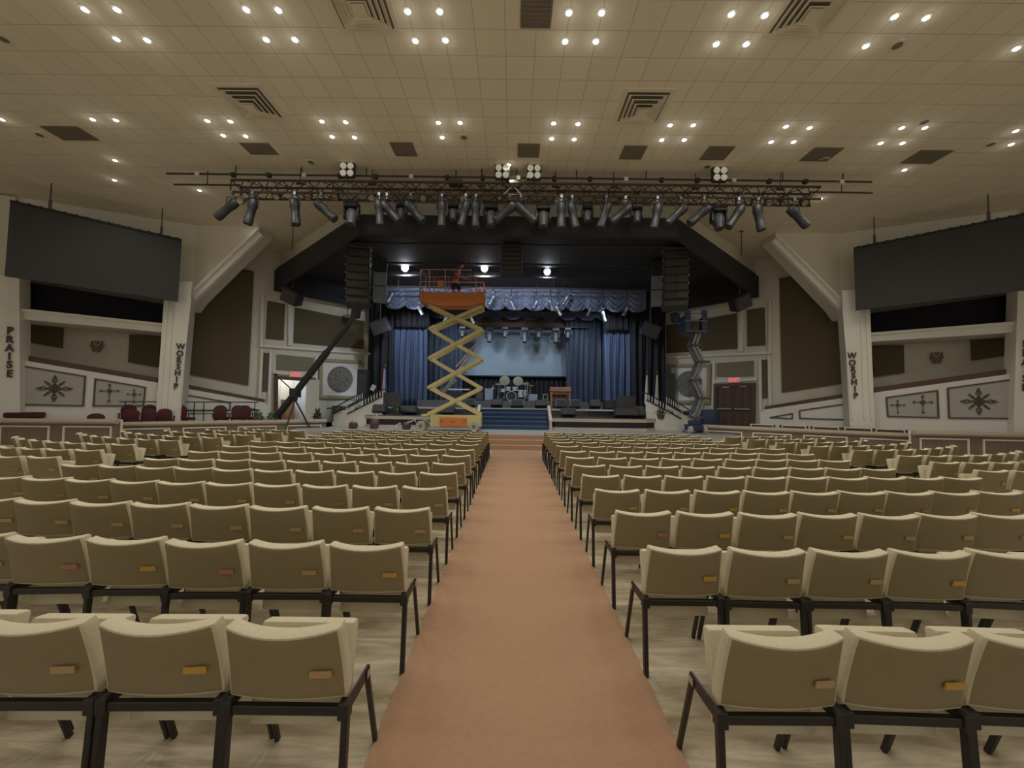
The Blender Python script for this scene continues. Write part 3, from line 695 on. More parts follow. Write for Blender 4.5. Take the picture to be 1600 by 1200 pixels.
for k, (x, y) in enumerate(((1402,70),(725,214),(1444,190),(486,253),(1288,249),(388,296),(62,210),(5,60),(1105,260),(1548,225))):
    c = atz(x, y, CZ); t = thing('ceiling_speaker', 'small round unlit brown ceiling fitting, %s of these from the left' % ORD[sorted(range(10), key=lambda i: [1402,725,1444,486,1288,388,62,5,1105,1548][i]).index(k)], 'ceiling fitting', (c.x, c.y, CZ), 'unlit round ceiling fittings')
    q = MB(); q.lathe([(.09,0),(.14,0),(.14,-.015),(.09,-.02)], (c.x, c.y, CZ-.001), n=20, cap=False); q.build('ring', M['soffit'], t)
    q = MB(); q.lathe([(0,-.012),(.09,-.012),(.09,-.002),(0,-.002)], (c.x, c.y, CZ), n=20); q.build('centre', M['grille'], t)

# ------------------------------------------------------------ lighting truss
TD = 12.4
t0, t1 = -8.95, 9.5; tz0, tz1 = 8.30, 8.68; ty0, ty1 = TD-.22, TD+.22
tr = thing('lighting_truss', 'long dark box truss hung below the ceiling across the hall', 'truss', (.27, TD, tz0))
q = MB()
for y_ in (ty0, ty1):
    for z_ in (tz0, tz1): q.tube([(t0, y_, z_), (t1, y_, z_)], .036, 8)
q.build('chord_tubes', M['trussm'], tr, smooth=True)
q = MB(); n = 46
for k in range(n):
    xa = t0 + (t1-t0)*k/n; xb = t0 + (t1-t0)*(k+1)/n; u, v = (tz0, tz1) if k % 2 else (tz1, tz0)
    for y_ in (ty0, ty1): q.tube([(xa, y_, u), (xb, y_, v)], .019, 5)
    ya, yb = (ty0, ty1) if k % 2 else (ty1, ty0)
    q.tube([(xa, ya, tz0), (xb, yb, tz0)], .014, 5); q.tube([(xa, ya, tz1), (xb, yb, tz1)], .014, 5)
for k in range(0, n+1, 8):
    xa = t0 + (t1-t0)*k/n
    for y_ in (ty0, ty1): q.tube([(xa, y_, tz0), (xa, y_, tz1)], .02, 6)
q.build('diagonal_braces', M['trussm'], tr)
for x in (-6.9,-4.6,-1.1,1.25,3.1,5.7,8.4):
    q = MB(); q.tube([(x, TD, CZ), (x, TD, tz1-.02)], .014, 6); q.tube([(x-.12, TD, tz1+.03), (x+.12, TD, tz1+.03)], .03, 6); q.build('hanger', M['trussm'], tr)
# conduit pipe with boxes above the truss
PZC = 8.93
pipe = thing('ceiling_pipe', 'thin dark electrical pipe with small boxes running above the truss', 'pipe', (0, TD-.1, PZC))
q = MB(); q.tube([(-11.1, TD-.1, PZC), (11.2, TD-.1, PZC)], .03, 8); q.build('pipe', M['trussm'], pipe, smooth=True)
for x in (-8.9,-6.8,-4.75,-1.1,-.0,1.9,4.1,6.5,8.4,10.3):
    q = MB(); q.tube([(x, TD-.1, CZ), (x, TD-.1, PZC-.03)], .018, 6); q.build('drop_rod', M['trussm'], pipe)
for i in range(19):
    x = -10.1 + 1.13*i; q = MB(); q.box((x, TD-.1, PZC-.02), (.13,.12,.13)); q.build('outlet_box', M['trussm'] if i % 3 else M['wall'], pipe, bevel=.01)
for nm, (xa, xb) in (('left', (-11.1, -8.95)), ('right', (9.5, 11.5))):
    q = MB(); q.tube([(xa, TD+.2, 8.74), (xb, TD+.2, 8.74)], .03, 8)
    q.tube([((xa+xb)/2, TD+.2, 8.74), ((xa+xb)/2, TD+.2, CZ)], .015, 6)
    tag(q.build('pipe_extension', M['trussm'], smooth=True), 'short bare dark pipe sticking out beyond the %s end of the truss' % nm, 'pipe')
# fixtures: local frame, clamp at origin, body below
def ellipsoidal(ang, L=.72):
    t = thing('stage_spotlight', 'x', 'stage light', (0,0,0))
    q = MB(); q.tube([(0,0,.07),(0,0,-.10)], .02, 6); q.box((0,0,.02), (.07,.09,.09)); q.build('clamp', M['grey'], t)
    q = MB(); q.tube([(-.15,0,-.36),(-.15,0,-.16),(-.12,0,-.10),(.12,0,-.10),(.15,0,-.16),(.15,0,-.36)], .014, 6); q.build('yoke', M['fixture'], t, smooth=True)
    R = Matrix.Rotation(ang, 3, 'Y'); ax = R @ Vector((0,.0,-1)); c = Vector((0,0,-.34)) - ax*.18
    q = MB(); q.lathe([(0,-.02),(.10,0),(.125,.04),(.125,.22),(.11,.25),(.11,.52),(.12,.54),(.12,L-.02),(.10,L)], c, ax, 16); q.build('barrel', M['fixture'], t, smooth=True)
    q = MB(); q.lathe([(0,L-.03),(.095,L-.03),(.095,L+.004),(0,L+.004)], c, ax, 16); q.build('lens', M['spk'], t)
    return t
def mover():
    t = thing('moving_head_light', 'x', 'stage light', (0,0,0))
    q = MB(); q.box((0,0,-.1), (.38,.3,.16)); q.build('base', M['fixture'], t, bevel=.02)
    for k in (-1, 1):
        q = MB(); q.prism([(k*.17,-.07,-.16),(k*.17,.07,-.16),(k*.17,.09,-.45),(k*.17,0,-.53),(k*.17,-.09,-.45)], (k*.05,0,0)); q.build('yoke_arm', M['fixture'], t, bevel=.01)
    q = MB(); q.lathe([(0,-.22),(.12,-.2),(.16,-.1),(.155,.06),(.12,.16),(.13,.22),(.10,.24)], (0,0,-.44), (0,-.15,-1), 18); q.build('head', M['movergrey'], t, smooth=True)
    q = MB(); q.lathe([(0,.22),(.1,.22),(.1,.245),(0,.245)], (0,0,-.44), (0,-.15,-1), 18); q.build('lens', M['spk'], t)
    return t
def blinder():
    t = thing('blinder_light', 'x', 'stage light', (0,0,0))
    q = MB(); q.tube([(0,0,-.12),(0,0,.1)], .02, 6); q.build('clamp', M['fixture'], t)
    q = MB(); q.box((0,0,.32), (.46,.14,.46)); q.build('housing', M['fixture'], t, bevel=.03)
    for a in (-1, 1):
        for b_ in (-1, 1):
            q = MB(); q.lathe([(0,.0),(.085,.0),(.095,.03),(.095,.0),(.1,-.02),(0,-.02)], (a*.11,-.075,.32+b_*.11), (0,-1,0), 18); q.build('lamp', M['lens'], t, smooth=True)
    return t
def par():
    t = thing('par_light', 'x', 'stage light', (0,0,0))
    q = MB(); q.tube([(0,0,0),(0,0,-.1)], .018, 6); q.build('clamp', M['fixture'], t)
    q = MB(); q.lathe([(0,-.12),(.09,-.1),(.12,.02),(.13,.14),(.11,.14),(.1,.1),(0,.08)], (0,0,-.2), (0,-.8,-.6), 16); q.build('can', M['iron'], t, smooth=True)
    q = MB(); q.lathe([(0,.1),(.1,.1),(.1,.12),(0,.12)], (0,0,-.2), (0,-.8,-.6), 16); q.build('lens', M['tantrim'], t)
    return t
def X(px, y=300): return at(px, y, TD).x
EL = [(358,.85,'tilted far to the left'),(401,.25,'tilted slightly left'),(469,-.1,'pointing straight down'),(514,-.85,'tilted to the right'),(598,-.1,'nearly upright'),(614,-.75,'tilted right across its neighbour'),(651,-.75,'tilted right'),(693,0,'upright'),(728,.25,'slightly tilted'),(745,0,'upright'),
      (791,.85,'tilted left'),(820,-.85,'tilted right'),(876,0,'upright'),(894,-.2,'slightly tilted'),(942,.3,'tilted a little left'),(968,.85,'tilted left'),(1021,.2,'slightly tilted'),(1053,.8,'tilted left'),(1088,.85,'tilted left'),(1143,.6,'half hidden behind a moving light'),(1178,-.2,'slightly tilted'),(1238,-.75,'tilted to the right')]
for k, (px_, a, d_) in enumerate(EL):
    o = ellipsoidal(a); o.scale = (1.12,)*3; pv = X(px_) + (0.16*math.sin(a)); o.location = (max(pv, t0+.06), ty0 if k % 2 else ty0 - .02, tz0 - .06)
    o['label'] = 'black tubular spotlight under the truss, %s from its left end' % (ORD[k] if k < 18 else ['nineteenth','twentieth','twenty-first','twenty-second'][k-18]); o['group'] = 'tubular spotlights under the truss'
mv = mover(); MVX = [546,625,707,767,850,920,998,1128]
for k, px_ in enumerate(MVX):
    o = mv if k == 0 else copy_tree(mv); o.location = (X(px_), ty1, tz0 - .05); sc = 1.15 if px_ in (546,767,850,1128) else .85; o.scale = (sc,)*3
    o['label'] = 'grey moving head light hanging under the truss, %s from the left' % ORD[k]; o['group'] = 'moving head lights under the truss'
bl = blinder()
for k, px_ in enumerate((549,785,833,1116)):
    o = bl if k == 0 else copy_tree(bl); o.location = (X(px_), ty0 - .08, tz1 - .03)
    o['label'] = 'four-lamp blinder light standing above the truss, %s from the left' % ORD[k]; o['group'] = 'four-lamp blinders on the truss'
pr = par()
for k, px_ in enumerate((386,428,478,520,578,660,723,872,978,1072,1160,1185,1206,1230,1262)):
    o = pr if k == 0 else copy_tree(pr); o.location = (X(px_), ty1 - .02 if k else ty0, (tz1 - .06) if k else tz0 - .05)
    o['label'] = 'small round par light on the truss, %s from the left' % ORD[k]; o['group'] = 'small par lights in the truss'
mo = thing('chain_motor', 'pale chain hoist with slings at the middle of the truss', 'hoist', (X(801), TD, tz1))
q = MB(); q.box((X(801), TD, tz1+.1), (.5,.25,.2)); q.build('motor_body', M['alu'], mo, bevel=.03)
q = MB(); q.tube([(X(801)+.1, TD, tz1+.2), (X(801)+.1, TD, CZ)], .02, 6); q.build('chain', M['grey'], mo)
q = MB()
for k in (-1, 1): q.tube([(X(801), TD, tz1+.05), (X(801)+k*.45, TD, tz0-.02)], .025, 6)
q.build('sling', M['alu'], mo)
mo2 = thing('chain_motor', 'dark flat hoist box above the truss left of the middle', 'hoist', (X(712), TD, tz1))
q = MB(); q.box((X(712), TD, tz1+.1), (.45,.3,.16)); q.build('motor_body', M['iron'], mo2, bevel=.02)
q = MB(); q.tube([(X(712), TD, tz1+.15), (X(712), TD, CZ)], .025, 6); q.build('chain', M['iron'], mo2)

# ------------------------------------------------------------ loudspeaker arrays under the canopy
def line_array(px0, px1, py0, py1, D, n, yaw, lb, bend=.35):
    A = at(px0, py0, D); B = at(px1, py0, D); C_ = at((px0+px1)/2, py1, D); Wd = (B-A).length; H = A.z - C_.z; c = (A+B)/2
    t = thing('line_array', lb, 'loudspeaker', (c.x, c.y, C_.z)); R = Matrix.Rotation(yaw, 3, 'Z')
    y = 0; z = A.z; h = H/n
    q = MB(); q.box((c.x, c.y, A.z+.06), (Wd*1.02, .5, .08), R); q.tube([(c.x, c.y, A.z+.1), (c.x, c.y, 8.1)], .035, 6); q.build('rigging_frame', M['iron'], t)
    for k in range(n):
        th = -bend*(k/(n-1))**1.5
        Rk = R @ Matrix.Rotation(th, 3, 'X'); cc = Vector((c.x, c.y, z - h/2)) + R @ Vector((0, y, 0))
        q = MB(); q.box(cc, (Wd*.96, .42, h*.92), Rk); cab = q.build('cabinet', M['spk'], t, bevel=.012)
        q = MB(); q.box(cc + Rk @ Vector((0,-.22,0)), (Wd*.86, .02, h*.8), Rk); q.box(cc + Rk @ Vector((0,-.235,0)), (.02,.02,h*.8), Rk); q.build('grille', M['array'], cab)
        q = MB()
        for sx in (-1, 1): q.box(cc + Rk @ Vector((sx*Wd*.49,-.15,h*.42)), (.05,.12,.07), Rk); q.box(cc + Rk @ Vector((sx*Wd*.49,.16,h*.1)), (.03,.06,.05), Rk)
        q.build('rigging_pin', M['grey'], cab)
        y += math.sin(-th)*h*.8; z -= h*math.cos(th)
    return t
line_array(543,579,391,478,15.6,7,.22,'tall curved line array of seven speakers hanging on the left under the canopy')
line_array(783,816,389,432,15.6,6,0,'shorter line array of speakers hanging at the centre under the canopy', 0)
line_array(1036,1074,394,483,15.6,7,-.22,'tall curved line array of seven speakers hanging on the right under the canopy')
for s_, px_, lb in ((-1, 594, 'left'), (1, 1028, 'right')):
    p = at(px_, 440, 17.2); t = thing('hanging_subwoofer', 'tall pale-sided speaker stack hanging behind the %s line array' % lb, 'loudspeaker', (p.x, p.y, 6.2))
    for k in range(3):
        q = MB(); q.box((p.x, p.y, 7.65-.62*k), (.55,.7,.58), Matrix.Rotation(-s_*.3,3,'Z')); q.build('cabinet', M['spk'] if k == 0 else M['bigscreen'], t, bevel=.015)
    q = MB(); q.tube([(p.x,p.y,7.9),(p.x,p.y,8.1)], .05, 6); q.build('hanging_rod', M['iron'], t)
    # wedge speaker under the outer corner of the canopy and cluster by the curtain
    for (wx, wy, D, sz, ang, ll) in ((457,463,18.3,(.8,.55,.65),.45,'black speaker tilted down below the outer %s corner of the canopy'), (556,490,22.0,(.4,.4,.5),.3,'small black speaker hanging above the %s wide fabric panel'), (594,510,21.6,(.95,.6,.75),-.35,'bulky black speaker hanging beside the %s edge of the stage opening')):
        c = at(wx, wy, D); c = mir(c) if s_ > 0 else c
        t = thing('hanging_speaker', ll % lb, 'loudspeaker', c); R = Matrix.Rotation(-s_*ang, 3, 'Y') @ Matrix.Rotation(.35, 3, 'X')
        q = MB(); q.box(c, sz, R); q.build('cabinet', M['spk'], t, bevel=.03)
        q = MB(); q.box(c + R @ Vector((0,-sz[1]/2-.01,0)), (sz[0]*.85,.02,sz[2]*.85), R); q.build('grille', M['array'], t)
        q = MB(); q.tube([c, Vector((c.x, c.y, 8.1 if D < 20.6 else 8.1))], .03, 6); q.build('hanging_rod', M['iron'], t)
# battens with lamps under the canopy roof
for k, (D, z) in enumerate(((15.2,7.9),(17.0,7.75),(18.6,7.7),(20.2,7.6))):
    q = MB(); xx = 7.0 + .2*k
    q.tube([(-xx, D, z), (xx, D, z)], .03, 6); q.tube([(-xx, D+.3, z+.15), (xx, D+.3, z+.15)], .02, 6)
    for x in (-6,-2,2,6): q.tube([(x, D, z), (x, D, 8.1)], .015, 5)
    tag(q.build('lighting_batten', M['trussm']), 'dark pipe batten under the canopy roof, %s from the front' % ORD[k], 'batten', 'battens under the canopy')
stl = bpy.data.lights.new('stage_lamp_glow', 'SPOT'); stl.energy = STAGE_W; stl.color = (.75,.86,1); stl.spot_size = math.radians(165); stl.spot_blend = .5; stl.shadow_soft_size = .12
for k, (px_, py_, r) in enumerate(((633,419,.15),(757,420,.13),(855,425,.10))):
    p = at(px_, py_, 18.45); t = thing('lit_stage_lamp', 'glaring white stage lamp under the canopy, %s of three from the left' % ORD[k], 'stage light', p)
    q = MB(); q.lathe([(0,.3),(.14,.28),(.2,.1),(.2,-.04),(.17,-.04),(.15,.05),(0,.08)], p, (0,1,0), 20); q.build('housing', M['fixture'], t, smooth=True)
    q = MB(); q.lathe([(0,-.01),(r,-.01),(r,.03),(0,.03)], p, (0,1,0), 20); q.build('lamp_face', M['stageface'], t)
    q = MB(); q.tube([p + Vector((0,.15,.15)), Vector((p.x, p.y+.15, 7.85))], .02, 6); q.build('clamp', M['fixture'], t)
    l = bpy.data.objects.new('stage_lamp_glow', stl); COL.objects.link(l); l.location = p + Vector((0,.0,-.25)); l.rotation_euler = (math.radians(38),0,0)
stw = bpy.data.lights.new('stage_fill_light', 'SPOT'); stw.energy = STAGE_W*.65; stw.color = (.72,.84,1); stw.spot_size = math.radians(120); stw.spot_blend = .7; stw.shadow_soft_size = .15  # added fill spots that belong to no fixture, to brighten the stage
sp0 = None
spts = [(612,458),(655,478),(697,494),(750,470),(770,462),(799,470),(838,469),(860,470),(886,462),(871,479),(923,480),(942,487),(980,479),(735,492)]
for k, (px_, py_) in enumerate(spts):
    if sp0 is None: sp0 = ellipsoidal(.5); o = sp0
    else: o = copy_tree(sp0)
    p = at(px_, py_, 21.0); p.z -= .2; o.location = (p.x, p.y, p.z+.35); o.scale = (.8,.8,.8); o.rotation_euler = (0,0,[0,PI,.5,-2.4][k%4])
    kk = sorted(range(14), key=lambda i: spts[i][0]).index(k)
    q = MB(); q.tube([(p.x,21.0,p.z+.3),(p.x,21.0,8.11)], .018, 6); hb = q.build('hanging_bar', M['fixture'], None, origin=(p.x,21.0,p.z+.35)); hb.parent = o; hb.location = (0,0,0); hb.scale = (1.25,1.25,1.25)
    o['label'] = 'silvery stage light hanging around the swagged valances, %s from the left' % ORD[kk]; o['group'] = 'stage lights around the valances'
    for ch in o.children:
        if ch.name.startswith('barrel') and k == 0: ch.data.materials[0] = M['grey']
mv2 = None
mpts = [723,765,789,820,842,868,887]
q = MB(); q.tube([(-3.2,24.6,6.45),(4.6,24.6,6.45)], .06, 8)
for x in (-2.4,.6,3.6): q.tube([(x,24.6,6.4),(x,24.6,9.03)], .02, 6)
tag(q.build('upstage_pipe', M['trussm']), 'pipe carrying moving lights in front of the projection screen', 'batten')
for k, px_ in enumerate(mpts):
    o = copy_tree(mv); p = at(px_, 512, 24.6); o.location = (p.x, 24.6, 6.42); o.scale = (1.2,1.2,1.45) if k % 2 else (1.,1.,1.0)
    o['label'] = 'moving head light hanging in front of the projection screen, %s from the left' % ORD[k]; o['group'] = 'moving lights before the screen'
for k, (x, y, z) in enumerate(((-3.5,21.2,6.9),(0,21.2,6.9),(3.5,21.2,6.9),(-5.5,20.6,7),(5.0,20.6,7))):
    l = bpy.data.objects.new('stage_fill_light', stw); COL.objects.link(l); l.location = (x, 22.15 if k < 3 else y, z-.3); l.rotation_euler = (math.radians(42), 0, 0)

for s in (-1, 1):
    p = at(457, 385, 16.6); p = mir(p) if s > 0 else p
    q = MB(); q.tube([(p.x, p.y, 8.12), (p.x, p.y, CZ)], .022, 6); q.tube([(p.x-.08, p.y, CZ-.04), (p.x+.08, p.y, CZ-.04)], .03, 6)
    tag(q.build('support_rod', M['iron']), 'thin rod hanging from the ceiling to the %s shoulder of the black canopy' % SN[s], 'rod')
# ------------------------------------------------------------ scissor lift on the apron
LD = 17.6; LXa, LXb = at(656,660,LD-.45).x, at(751,660,LD-.45).x; ya, yb = LD-.45, LD+.45; GZ = .5
lf = thing('scissor_lift', 'raised pale yellow scissor lift with an orange platform in front of the stage', 'scissor lift', ((LXa+LXb)/2, LD, GZ))
q = MB(); xm0, xm1 = LXa+.42, LXb
q.box(((xm0+xm1)/2+.0, LD, GZ+.43), (xm1-xm0, .8, .5)); q.prism([(LXa, LD-.3, GZ+.62), (xm0+.1, LD-.3, GZ+.62), (xm0+.1, LD-.3, GZ+.72), (LXa, LD-.3, GZ+.70)], (0,.6,0)); q.build('chassis', M['liftyellow'], lf, bevel=.02)
q = MB(); q.box((at(708,660,LD-.45).x, ya+.02, GZ+.40), (1.15,.14,.4)); tr_ = q.build('battery_tray', M['liftorange'], lf, bevel=.02)
q = MB(); q.box((at(690,655,LD-.45).x, ya-.06, GZ+.46), (.12,.03,.1)); q.box((at(726,655,LD-.45).x, ya-.06, GZ+.46), (.12,.03,.1)); q.box((at(708,655,LD-.45).x, ya-.06, GZ+.42), (.2,.02,.06)); q.build('tray_latch', M['wood'], tr_)
for x in (at(661,660,LD).x, at(742,660,LD).x):
    for y in (ya+.02, yb-.02):
        q = MB(); q.lathe([(.08,-.06),(.2,-.07),(.215,-.04),(.215,.04),(.2,.07),(.08,.06)], (x, y, GZ+.215), (0,1,0), 24); wl = q.build('wheel', M['tyre'], lf, smooth=True)
        q = MB(); q.lathe([(0,-.075),(.085,-.075),(.085,.075),(0,.075)], (x, y, GZ+.215), (0,1,0), 16); q.build('hub', M['grey'], wl, smooth=True)
zs = [at(711, y_, LD).z for y_ in (648, 607, 560, 514.5, 470)]
xl, xr = at(670,560,LD-.4).x, at(752,560,LD-.4).x; xb0, xb1 = at(672,650,LD).x, at(750,650,LD).x
zl = [at(711,y_,LD-.4).z for y_ in (651,606,560,514,475)]
zl[0] = GZ+.72; zl[-1] = at(711,478,LD-.4).z
for k in range(4):
    xa, xb = (xl, xr)
    for sgn in (-1, 1):
        for yy in (ya+.08 + (0 if sgn > 0 else .07), yb-.08 - (0 if sgn > 0 else .07)):
            q = MB(); a = Vector((xa if sgn > 0 else xb, yy, zl[k])); b = Vector((xb if sgn > 0 else xa, yy, zl[k+1]))
            q.bar(a, b, .05, .15); q.build('scissor_arm', M['liftyellow'], lf, bevel=.008)
    for x in (xa, xb, (xa+xb)/2):
        q = MB(); zz = zl[k+1] if x != (xa+xb)/2 else (zl[k]+zl[k+1])/2
        q.tube([(x, ya+.02, zz), (x, yb-.02, zz)], .05, 10); q.build('pivot_pin', M['liftyellow'], lf, smooth=True)
q = MB(); q.tube([(xl+.5,LD,zl[1]-.35),(xr-.45,LD,zl[2]+.35)], .06, 8); q.tube([((xl+xr)/2,LD,(zl[1]+zl[2])/2+.3),(xr-.25,LD,zl[2]+.75)], .035, 8); q.build('hydraulic_cylinder', M['alu'], lf, smooth=True)
q = MB(); q.box(((xl+xr)/2-.35, LD, zl[1]+.05), (.95,.2,.16), Matrix.Rotation(-.72,3,'Y')); q.build('hydraulic_block', M['grey'], lf, bevel=.02)
# platform
pz0, pz1, pz2 = at(706,473,LD-.5).z, at(706,459,LD-.5).z, at(706,421.5,LD-.5).z; pzm = at(706,440.5,LD-.5).z
PXa, PXb = at(657,460,LD-.5).x, at(755.5,460,LD-.5).x; fa, fb = LD-.5, LD+.5
q = MB(); q.box(((PXa+PXb)/2, LD, pz0+.12), (PXb-PXa, 1.0, .08)); q.build('platform_floor', M['liftorange'], lf)
q = MB(); q.prism([(PXa,fa,pz0+.08),(PXb,fa,pz0+.08),(PXb-.1,fa,pz0+.0),(PXb-.55,fa+.06,pz0-.1),(PXa+.7,fa+.06,pz0-.1),(PXa+.25,fa,pz0+.02)], (0,.9,0)); q.build('platform_beam', M['liftorange'], lf)
q = MB()
for yy in (fa, fb): q.box(((PXa+PXb)/2, yy, (pz0+pz1)/2+.04), (PXb-PXa, .03, pz1-pz0+.02)); q.box(((PXa+PXb)/2, yy-.01, pz0+.16), (PXb-PXa, .05, .05))
for xx in (PXa, PXb): q.box((xx, LD, (pz0+pz1)/2+.04), (.03, 1.0, pz1-pz0+.02))
q.build('toe_board', M['liftorange'], lf)
q = MB()
for yy in (fa, fb):
    xe = at(736,421,LD-.5).x
    q.tube([(PXa, yy, pz2), (xe, yy, pz2)], .024, 8); q.tube([(PXa, yy, pzm), (PXb, yy, pzm)], .022, 8)
    for xx, zt_ in ((PXa, pz2), (at(671,440,LD-.5).x, pz2), (at(695.5,440,LD-.5).x, pz2), (at(744,450,LD-.5).x, pzm), (PXb, pzm)): q.tube([(xx, yy, pz1-.05), (xx, yy, zt_)], .024, 8)
for xx, zt_ in ((PXa, pz2), (PXb, pzm)):
    q.tube([(xx, fa, zt_), (xx, fb, zt_)], .024, 8); q.tube([(xx, fa, pzm-.25), (xx, fb, pzm-.25)], .02, 8)
q.build('guard_rail', mat('rail_orange', (.55,.25,.17), .5), lf, smooth=True)
q = MB(); q.box((at(688,443,LD-.5).x, fa+.05, at(688,442,LD-.5).z), (.26,.12,.24)); q.build('control_box', M['liftorange'], lf, bevel=.02)
q = MB(); q.box((PXb-.12, fa+.05, pz1+.06), (.2,.1,.12)); q.build('orange_bin', M['liftorange'], lf, bevel=.015)
# person on the lift
def skin_fig(name, nodes, edges, m, parent, sub=2):
    me = bpy.data.meshes.new(name); off = ORG.get(parent.name, Vector((0,0,0))) if parent else Vector((0,0,0))
    me.from_pydata([Vector(n_[0]) - off for n_ in nodes], edges, []); o = bpy.data.objects.new(name, me); COL.objects.link(o)
    if parent: o.parent = parent
    me.materials.append(m)
    md = o.modifiers.new('skin', 'SKIN'); me.skin_vertices.new() if not me.skin_vertices else None
    for i, n_ in enumerate(nodes):
        r = n_[1]; r = (r, r) if not isinstance(r, tuple) else r; me.skin_vertices[0].data[i].radius = r
    me.skin_vertices[0].data[0].use_root = True
    sd_ = o.modifiers.new('sub', 'SUBSURF'); sd_.levels = sub; sd_.render_levels = sub; md.use_smooth_shade = True
    ORG[o.name] = off
    return o
fz = pz0 + .16; PX = at(711,440,LD).x
pt = thing('person', 'person in a red-brown shirt and dark shorts bending forward on the raised lift platform', 'person', (PX, LD+.05, fz))
V = lambda x, y, z: (PX + x, LD + .1 + y, fz + z)
body = [(V(0,0,.80),(.14,.11)), (V(.02,0,.95),(.13,.10)), (V(.05,0,1.10),(.15,.11)), (V(.10,0,1.25),(.14,.10)), (V(.14,0,1.33),.055), (V(.18,0,1.40),.05),
 (V(-.09,0,.74),.09),(V(-.06,.0,.46),.062),(V(-.12,.0,.09),.042),(V(-.03,0,.03),.035),
 (V(.09,.0,.74),.09),(V(.18,.02,.46),.062),(V(.10,.05,.09),.042),(V(.20,.05,.03),.035),
 (V(.02,-.19,1.23),.055),(V(.14,-.24,1.0),.042),(V(.34,-.2,.93),.03),
 (V(.10,.19,1.23),.055),(V(.30,.24,1.06),.042),(V(.46,.2,1.0),.03)]
ed = [(0,1),(1,2),(2,3),(3,4),(4,5),(0,6),(6,7),(7,8),(8,9),(0,10),(10,11),(11,12),(12,13),(3,14),(14,15),(15,16),(3,17),(17,18),(18,19)]
bd = skin_fig('body', body, ed, M['skin'], pt)
q = MB(); hc = Vector(V(.22,0,1.50)); q.ell(hc, (.085,.072,.108), 16, 12); q.ell(hc + Vector((.085,0,-.01)), (.02,.014,.022), 8, 6); q.ell(hc + Vector((0,.072,0)), (.015,.012,.03), 8, 6); q.ell(hc + Vector((0,-.072,0)), (.015,.012,.03), 8, 6)
q.ell(hc + Vector((.07,0,-.055)), (.02,.03,.008), 8, 6); q.build('head', M['skin'], pt, smooth=True)
q = MB()
for k in (-1, 1): q.ell(hc + Vector((.076,k*.03,.02)), (.01,.013,.008), 8, 6)
q.build('eyes', M['hair'], pt)
q = MB(); q.ell(hc + Vector((-.018,0,.028)), (.092,.082,.1), 16, 12); q.build('hair', M['hair'], pt, smooth=True)
def hand(w_, d_, side_v):
    w_ = Vector(w_); d_ = Vector(d_).normalized(); sv = Vector(side_v).normalized(); dn = Vector((0,0,-1)); q = MB()
    q.ell(w_ + d_*.045, (.045,.035,.018), 10, 6)
    for k, L_ in enumerate((.065,.075,.07,.055)):
        b = w_ + d_*.08 + sv*(k-1.5)*.018; q.tube([b, b + d_*L_*.5, b + d_*L_*.8 + dn*L_*.45], .0085, 6)
    b = w_ + d_*.03 + sv*.035; q.tube([b, b + sv*.025 + d_*.03, b + sv*.03 + d_*.05 + dn*.02], .01, 6)
    return q
hand(V(.35,-.2,.93), (1,.1,-.15), (0,-1,0)).build('hand', M['skin'], pt, smooth=True); hand(V(.47,.2,1.0), (1,-.1,-.1), (0,1,0)).build('hand', M['skin'], pt, smooth=True)
skin_fig('shirt', [(V(0,0,.84),(.165,.135)), (V(.02,0,.97),(.16,.125)), (V(.05,0,1.11),(.175,.13)), (V(.10,0,1.26),(.15,.115)), (V(.135,0,1.32),.07), (V(.02,-.19,1.24),.075),(V(.10,-.235,1.08),.065),(V(.10,.19,1.24),.075),(V(.24,.235,1.1),.065)], [(0,1),(1,2),(2,3),(3,4),(3,5),(5,6),(3,7),(7,8)], M['shirt'], pt)
skin_fig('shorts', [(V(0,0,.86),(.15,.125)), (V(0,0,.78),(.16,.13)), (V(-.09,0,.72),.11),(V(-.065,0,.48),.095),(V(.09,0,.72),.11),(V(.17,.02,.48),.095)], [(0,1),(1,2),(2,3),(1,4),(4,5)], M['shorts'], pt)

pt.scale = (1.13,)*3
# ------------------------------------------------------------ blue mast boom lift on the right
BD = 18.2
c0 = at(1084,670,BD); bz = .5
bl_ = thing('mast_lift', 'raised blue and grey folding mast lift standing right of the stage', 'personnel lift', (c0.x, BD, bz))
q = MB(); q.box((c0.x, BD, bz+.24), (.62,.8,.26)); q.box((c0.x+.03, BD, bz+.46), (.42,.5,.22)); q.build('base', M['blue'], bl_, bevel=.04)
for sx in (-1, 1):
    for sy in (-1, 1): q = MB(); q.lathe([(0,-.06),(.15,-.06),(.17,0),(.15,.06),(0,.06)], (c0.x+sx*.32, BD+sy*.4, bz+.17), (1,0,0), 16); q.build('wheel', M['tyre'], bl_, smooth=True)
pts_ = [(1080,648),(1093,600),(1080,618),(1094,560),(1079,585),(1092,530),(1086,524)]
mp_ = [(1082,652,0),(1093,622,0),(1080,594,0),(1092,566,0),(1080,540,0),(1086,522,0)]
for k in range(len(mp_)-1):
    a = at(mp_[k][0], mp_[k][1], BD); b = at(mp_[k+1][0], mp_[k+1][1], BD)
    for yy in (-.22, .22):
        for o_ in (0, .16):
            q = MB(); q.bar(a + Vector((o_-.04,yy,0)), b + Vector((o_-.04,yy,0)), .07, .11); q.build('mast_arm', M['grey'], bl_, bevel=.008)
    q = MB(); q.tube([a + Vector((.05,-.32,0)), a + Vector((.05,.32,0))], .06, 10); q.tube([a + Vector((-.12,-.3,.0)), a + Vector((.34,-.3,.0))], .05, 8); q.build('pivot', M['iron'], bl_, smooth=True)
    q = MB(); q.tube([a + Vector((.0,0,.05)), (a+b)/2 + Vector((.25,0,.2))], .05, 8); q.build('hydraulic_cylinder', M['alu'], bl_, smooth=True)
ct, cb = at(1082,487,BD), at(1082,521,BD)
